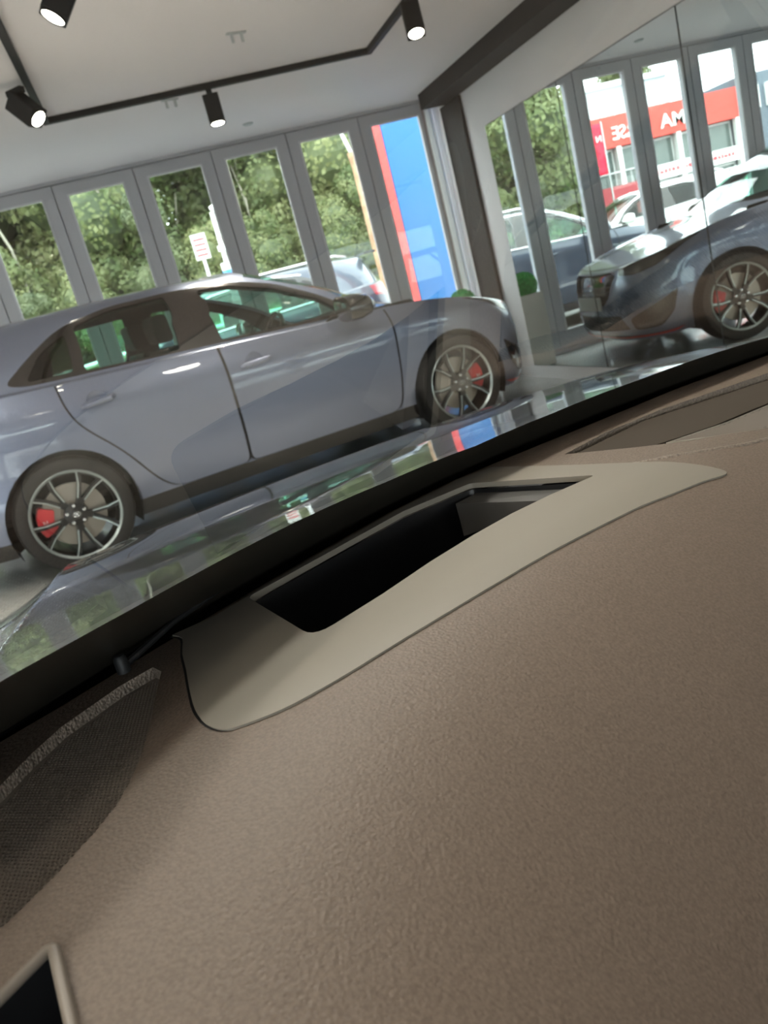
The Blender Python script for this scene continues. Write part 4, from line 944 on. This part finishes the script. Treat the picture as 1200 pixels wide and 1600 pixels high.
# other parked cars
wc = copy_tree(suv); wc.location = (-5.3, 15.2, -.06); wc.rotation_euler = (0, 0, R(8)); wc.name = 'hatchback_car'
tag(wc, 'white car parked in front of the red-fronted building, seen in the mirror', 'car')
wc2 = copy_tree(suv); wc2.location = (-9.6, 17.0, -.06); wc2.rotation_euler = (0, 0, R(12)); wc2.name = 'hatchback_car'
tag(wc2, 'white car parked beyond the first white one, below the white text panel in the mirror', 'car')
def repaint(root, frm, to):
    for o in root.children:
        if o.type == 'MESH' and o.data.materials and o.data.materials[0] == frm:
            o.data = o.data.copy(); o.data.materials[0] = to
        repaint(o, frm, to)
for r_ in (wc, wc2): repaint(r_, M['navy'], M['white'])
# red-fronted shop across the car park
BY = 28.0
sh = empty('shop_building', (-14.2, BY, -.06), 0, 'shop building with a long red fascia in white letters, across the car park', 'building')
MB().box(-3.25, 3.3, .30, 9, 0, 4.7).build('wall', M['bgrey'], sh)
MB().box(-3.25, 3.25, -.25, .30, 3.62, 4.68).build('fascia', M['bred'], sh)
for i, (x0, x1) in enumerate([(-3.0, -1.9), (-1.75, -.55), (-.4, .9), (1.05, 2.0), (2.15, 3.1)]):
    f_ = MB().box(x0, x1, .10, .30, .3, 3.6).build('window_frame', M['bwhite'], sh); MB().box(x0+.07, x1-.07, .06, .12, .37, 3.53).build('pane', M['bglass'], f_)
    MB().box(x0+.07, x1-.07, .05, .09, 2.05, 2.13).build('transom', M['bwhite'], f_)
for x in (-3.1, -.48, 2.07): MB().box(x-.09, x+.09, -.25, -.05, 0, 3.62).build('column', M['bwhite'], sh)
pn_ = MB().box(-2.95, .85, -.22, -.14, 2.15, 2.65).build('balcony_panel', M['bwhite'], sh)
mb = MB(); x = -2.75; rg_ = random.Random(3)
while x < .65: w_ = rg_.uniform(.08, .16); mb.box(x, x+w_, -.235, -.221, 2.33, 2.33+rg_.uniform(.1, .15)); x += w_+.05
mb.build('red_print', M['redtxt'], pn_)['kind'] = 'stuff'
MB().box(.95, 3.2, -.5, -.3, 0, 2.3).build('low_wall', M['bredbrick'], sh)
rl_ = MB().tube([(.9, -.4, 2.75), (3.3, -.4, 2.75)], .03, 6).build('hand_rail', M['galv'], sh)
for x in np.arange(.95, 3.3, .45): MB().tube([(x, -.4, 2.3), (x, -.4, 2.75)], .02, 6).build('baluster', M['galv'], rl_)
up_ = empty('upper_storey_building', (-17.0, 34.0, -.06), 0, 'pale grey building with white windows rising behind the red fascia', 'building')
MB().box(-2.2, 2.6, 0, 8, 0, 6.6).build('wall', M['bgrey'], up_)
MB().box(-2.3, 2.7, -.2, 8.2, 6.6, 6.8).build('roof_edge', M['bwhite'], up_)
for x in (-1.9, -.4, 1.1): 
    f_ = MB().box(x, x+1.15, -.05, .05, 5.4, 6.1).build('window_frame', M['bwhite'], up_); MB().box(x+.09, x+1.06, -.07, 0, 5.49, 6.01).build('pane', M['lamp'], f_)
dk = empty('slate_building', (-20.6, 27.6, -.06), 0, 'dark slate-grey building with small white signs, beside the red fascia', 'building')
MB().box(-3.2, 3.1, 0, 9, 0, 5.0).build('wall', M['bdark'], dk)
MB().box(2.45, 2.85, -.12, -.0, 3.75, 4.55).build('white_sign', M['bwhite'], dk)
cs_ = MB().box(.6, 2.1, -.12, -.0, 3.75, 4.55).build('white_sign', M['bwhite'], dk)
MB().box(2.5, 2.75, -.12, -.0, 2.3, 3.0).build('notice', M['bwhite'], dk)
for x in (-2.4, -.6): f_ = MB().box(x, x+1.4, -.06, .02, .3, 2.9).build('window_frame', M['bwhite'], dk); MB().box(x+.07, x+1.33, -.08, 0, .37, 2.83).build('pane', M['bglass'], f_)
def text(name, s_, loc, size, mt, parent, depth=.02):
    cu = bpy.data.curves.new(name, 'FONT'); cu.body = s_; cu.size = size; cu.extrude = depth; cu.align_x = 'CENTER'; cu.offset = .012*size
    t_ = bpy.data.objects.new('tmp', cu); C.objects.link(t_); bpy.context.view_layer.update()
    me = bpy.data.meshes.new_from_object(t_.evaluated_get(bpy.context.evaluated_depsgraph_get())); bpy.data.objects.remove(t_)
    me.materials.clear(); me.materials.append(mt); o = bpy.data.objects.new(name, me); C.objects.link(o); o.parent = parent; o.location = loc; o.rotation_euler = (R(90), 0, 0); return o
text('fascia_lettering', 'MA', (-.30, -.27, 3.86), .66, M['bwhite'], sh).scale = (1.15, 1, 1)
text('fascia_lettering', 'RSE', (1.80, -.27, 3.86), .62, M['bwhite'], sh).scale = (1.0, 1, 1)
text('sign_lettering', 'CS', (1.35, -.14, 3.95), .5, M['redtxt'], dk)
fl = empty('banner_flag', (-11.2, 27.2, -.06), R(8), 'crimson vertical flag on a pole beside the red fascia, seen in the mirror', 'flag')
MB().tube([(0, 0, 0), (0, 0, 4.5)], .03, 8).build('pole', M['galv'], fl)
V = []; F = []
for i in range(13):
    z = 2.75+1.7*i/12; q = .03*math.sin(i*.9)
    for x in (.03, .20, .36, .44): V.append((x-.10*math.sin(i*.35)*(x/.44), q*math.sin(x*9)-.01, z))
    if i: F += [((i-1)*4+k, (i-1)*4+k+1, i*4+k+1, i*4+k) for k in range(3)]
o = mesh('cloth', V, F, M['pinkflag'], fl, True); md = o.modifiers.new('s', 'SOLIDIFY'); md.thickness = .01
text('cloth_lettering', 'N', (.2, -.06, 3.85), .3, M['bwhite'], fl)
# mature trees beyond the shops
for x, y, s_ in ((-15.0, 40, 1.15), (-24, 44, 1.1)): t_ = tree(x, y, 1, s_); t_['label'] = 'distant round tree rising above the red fascia building' if x > -20 else 'distant tree behind the slate building'; del t_['group']
# palisade of showroom car park edge
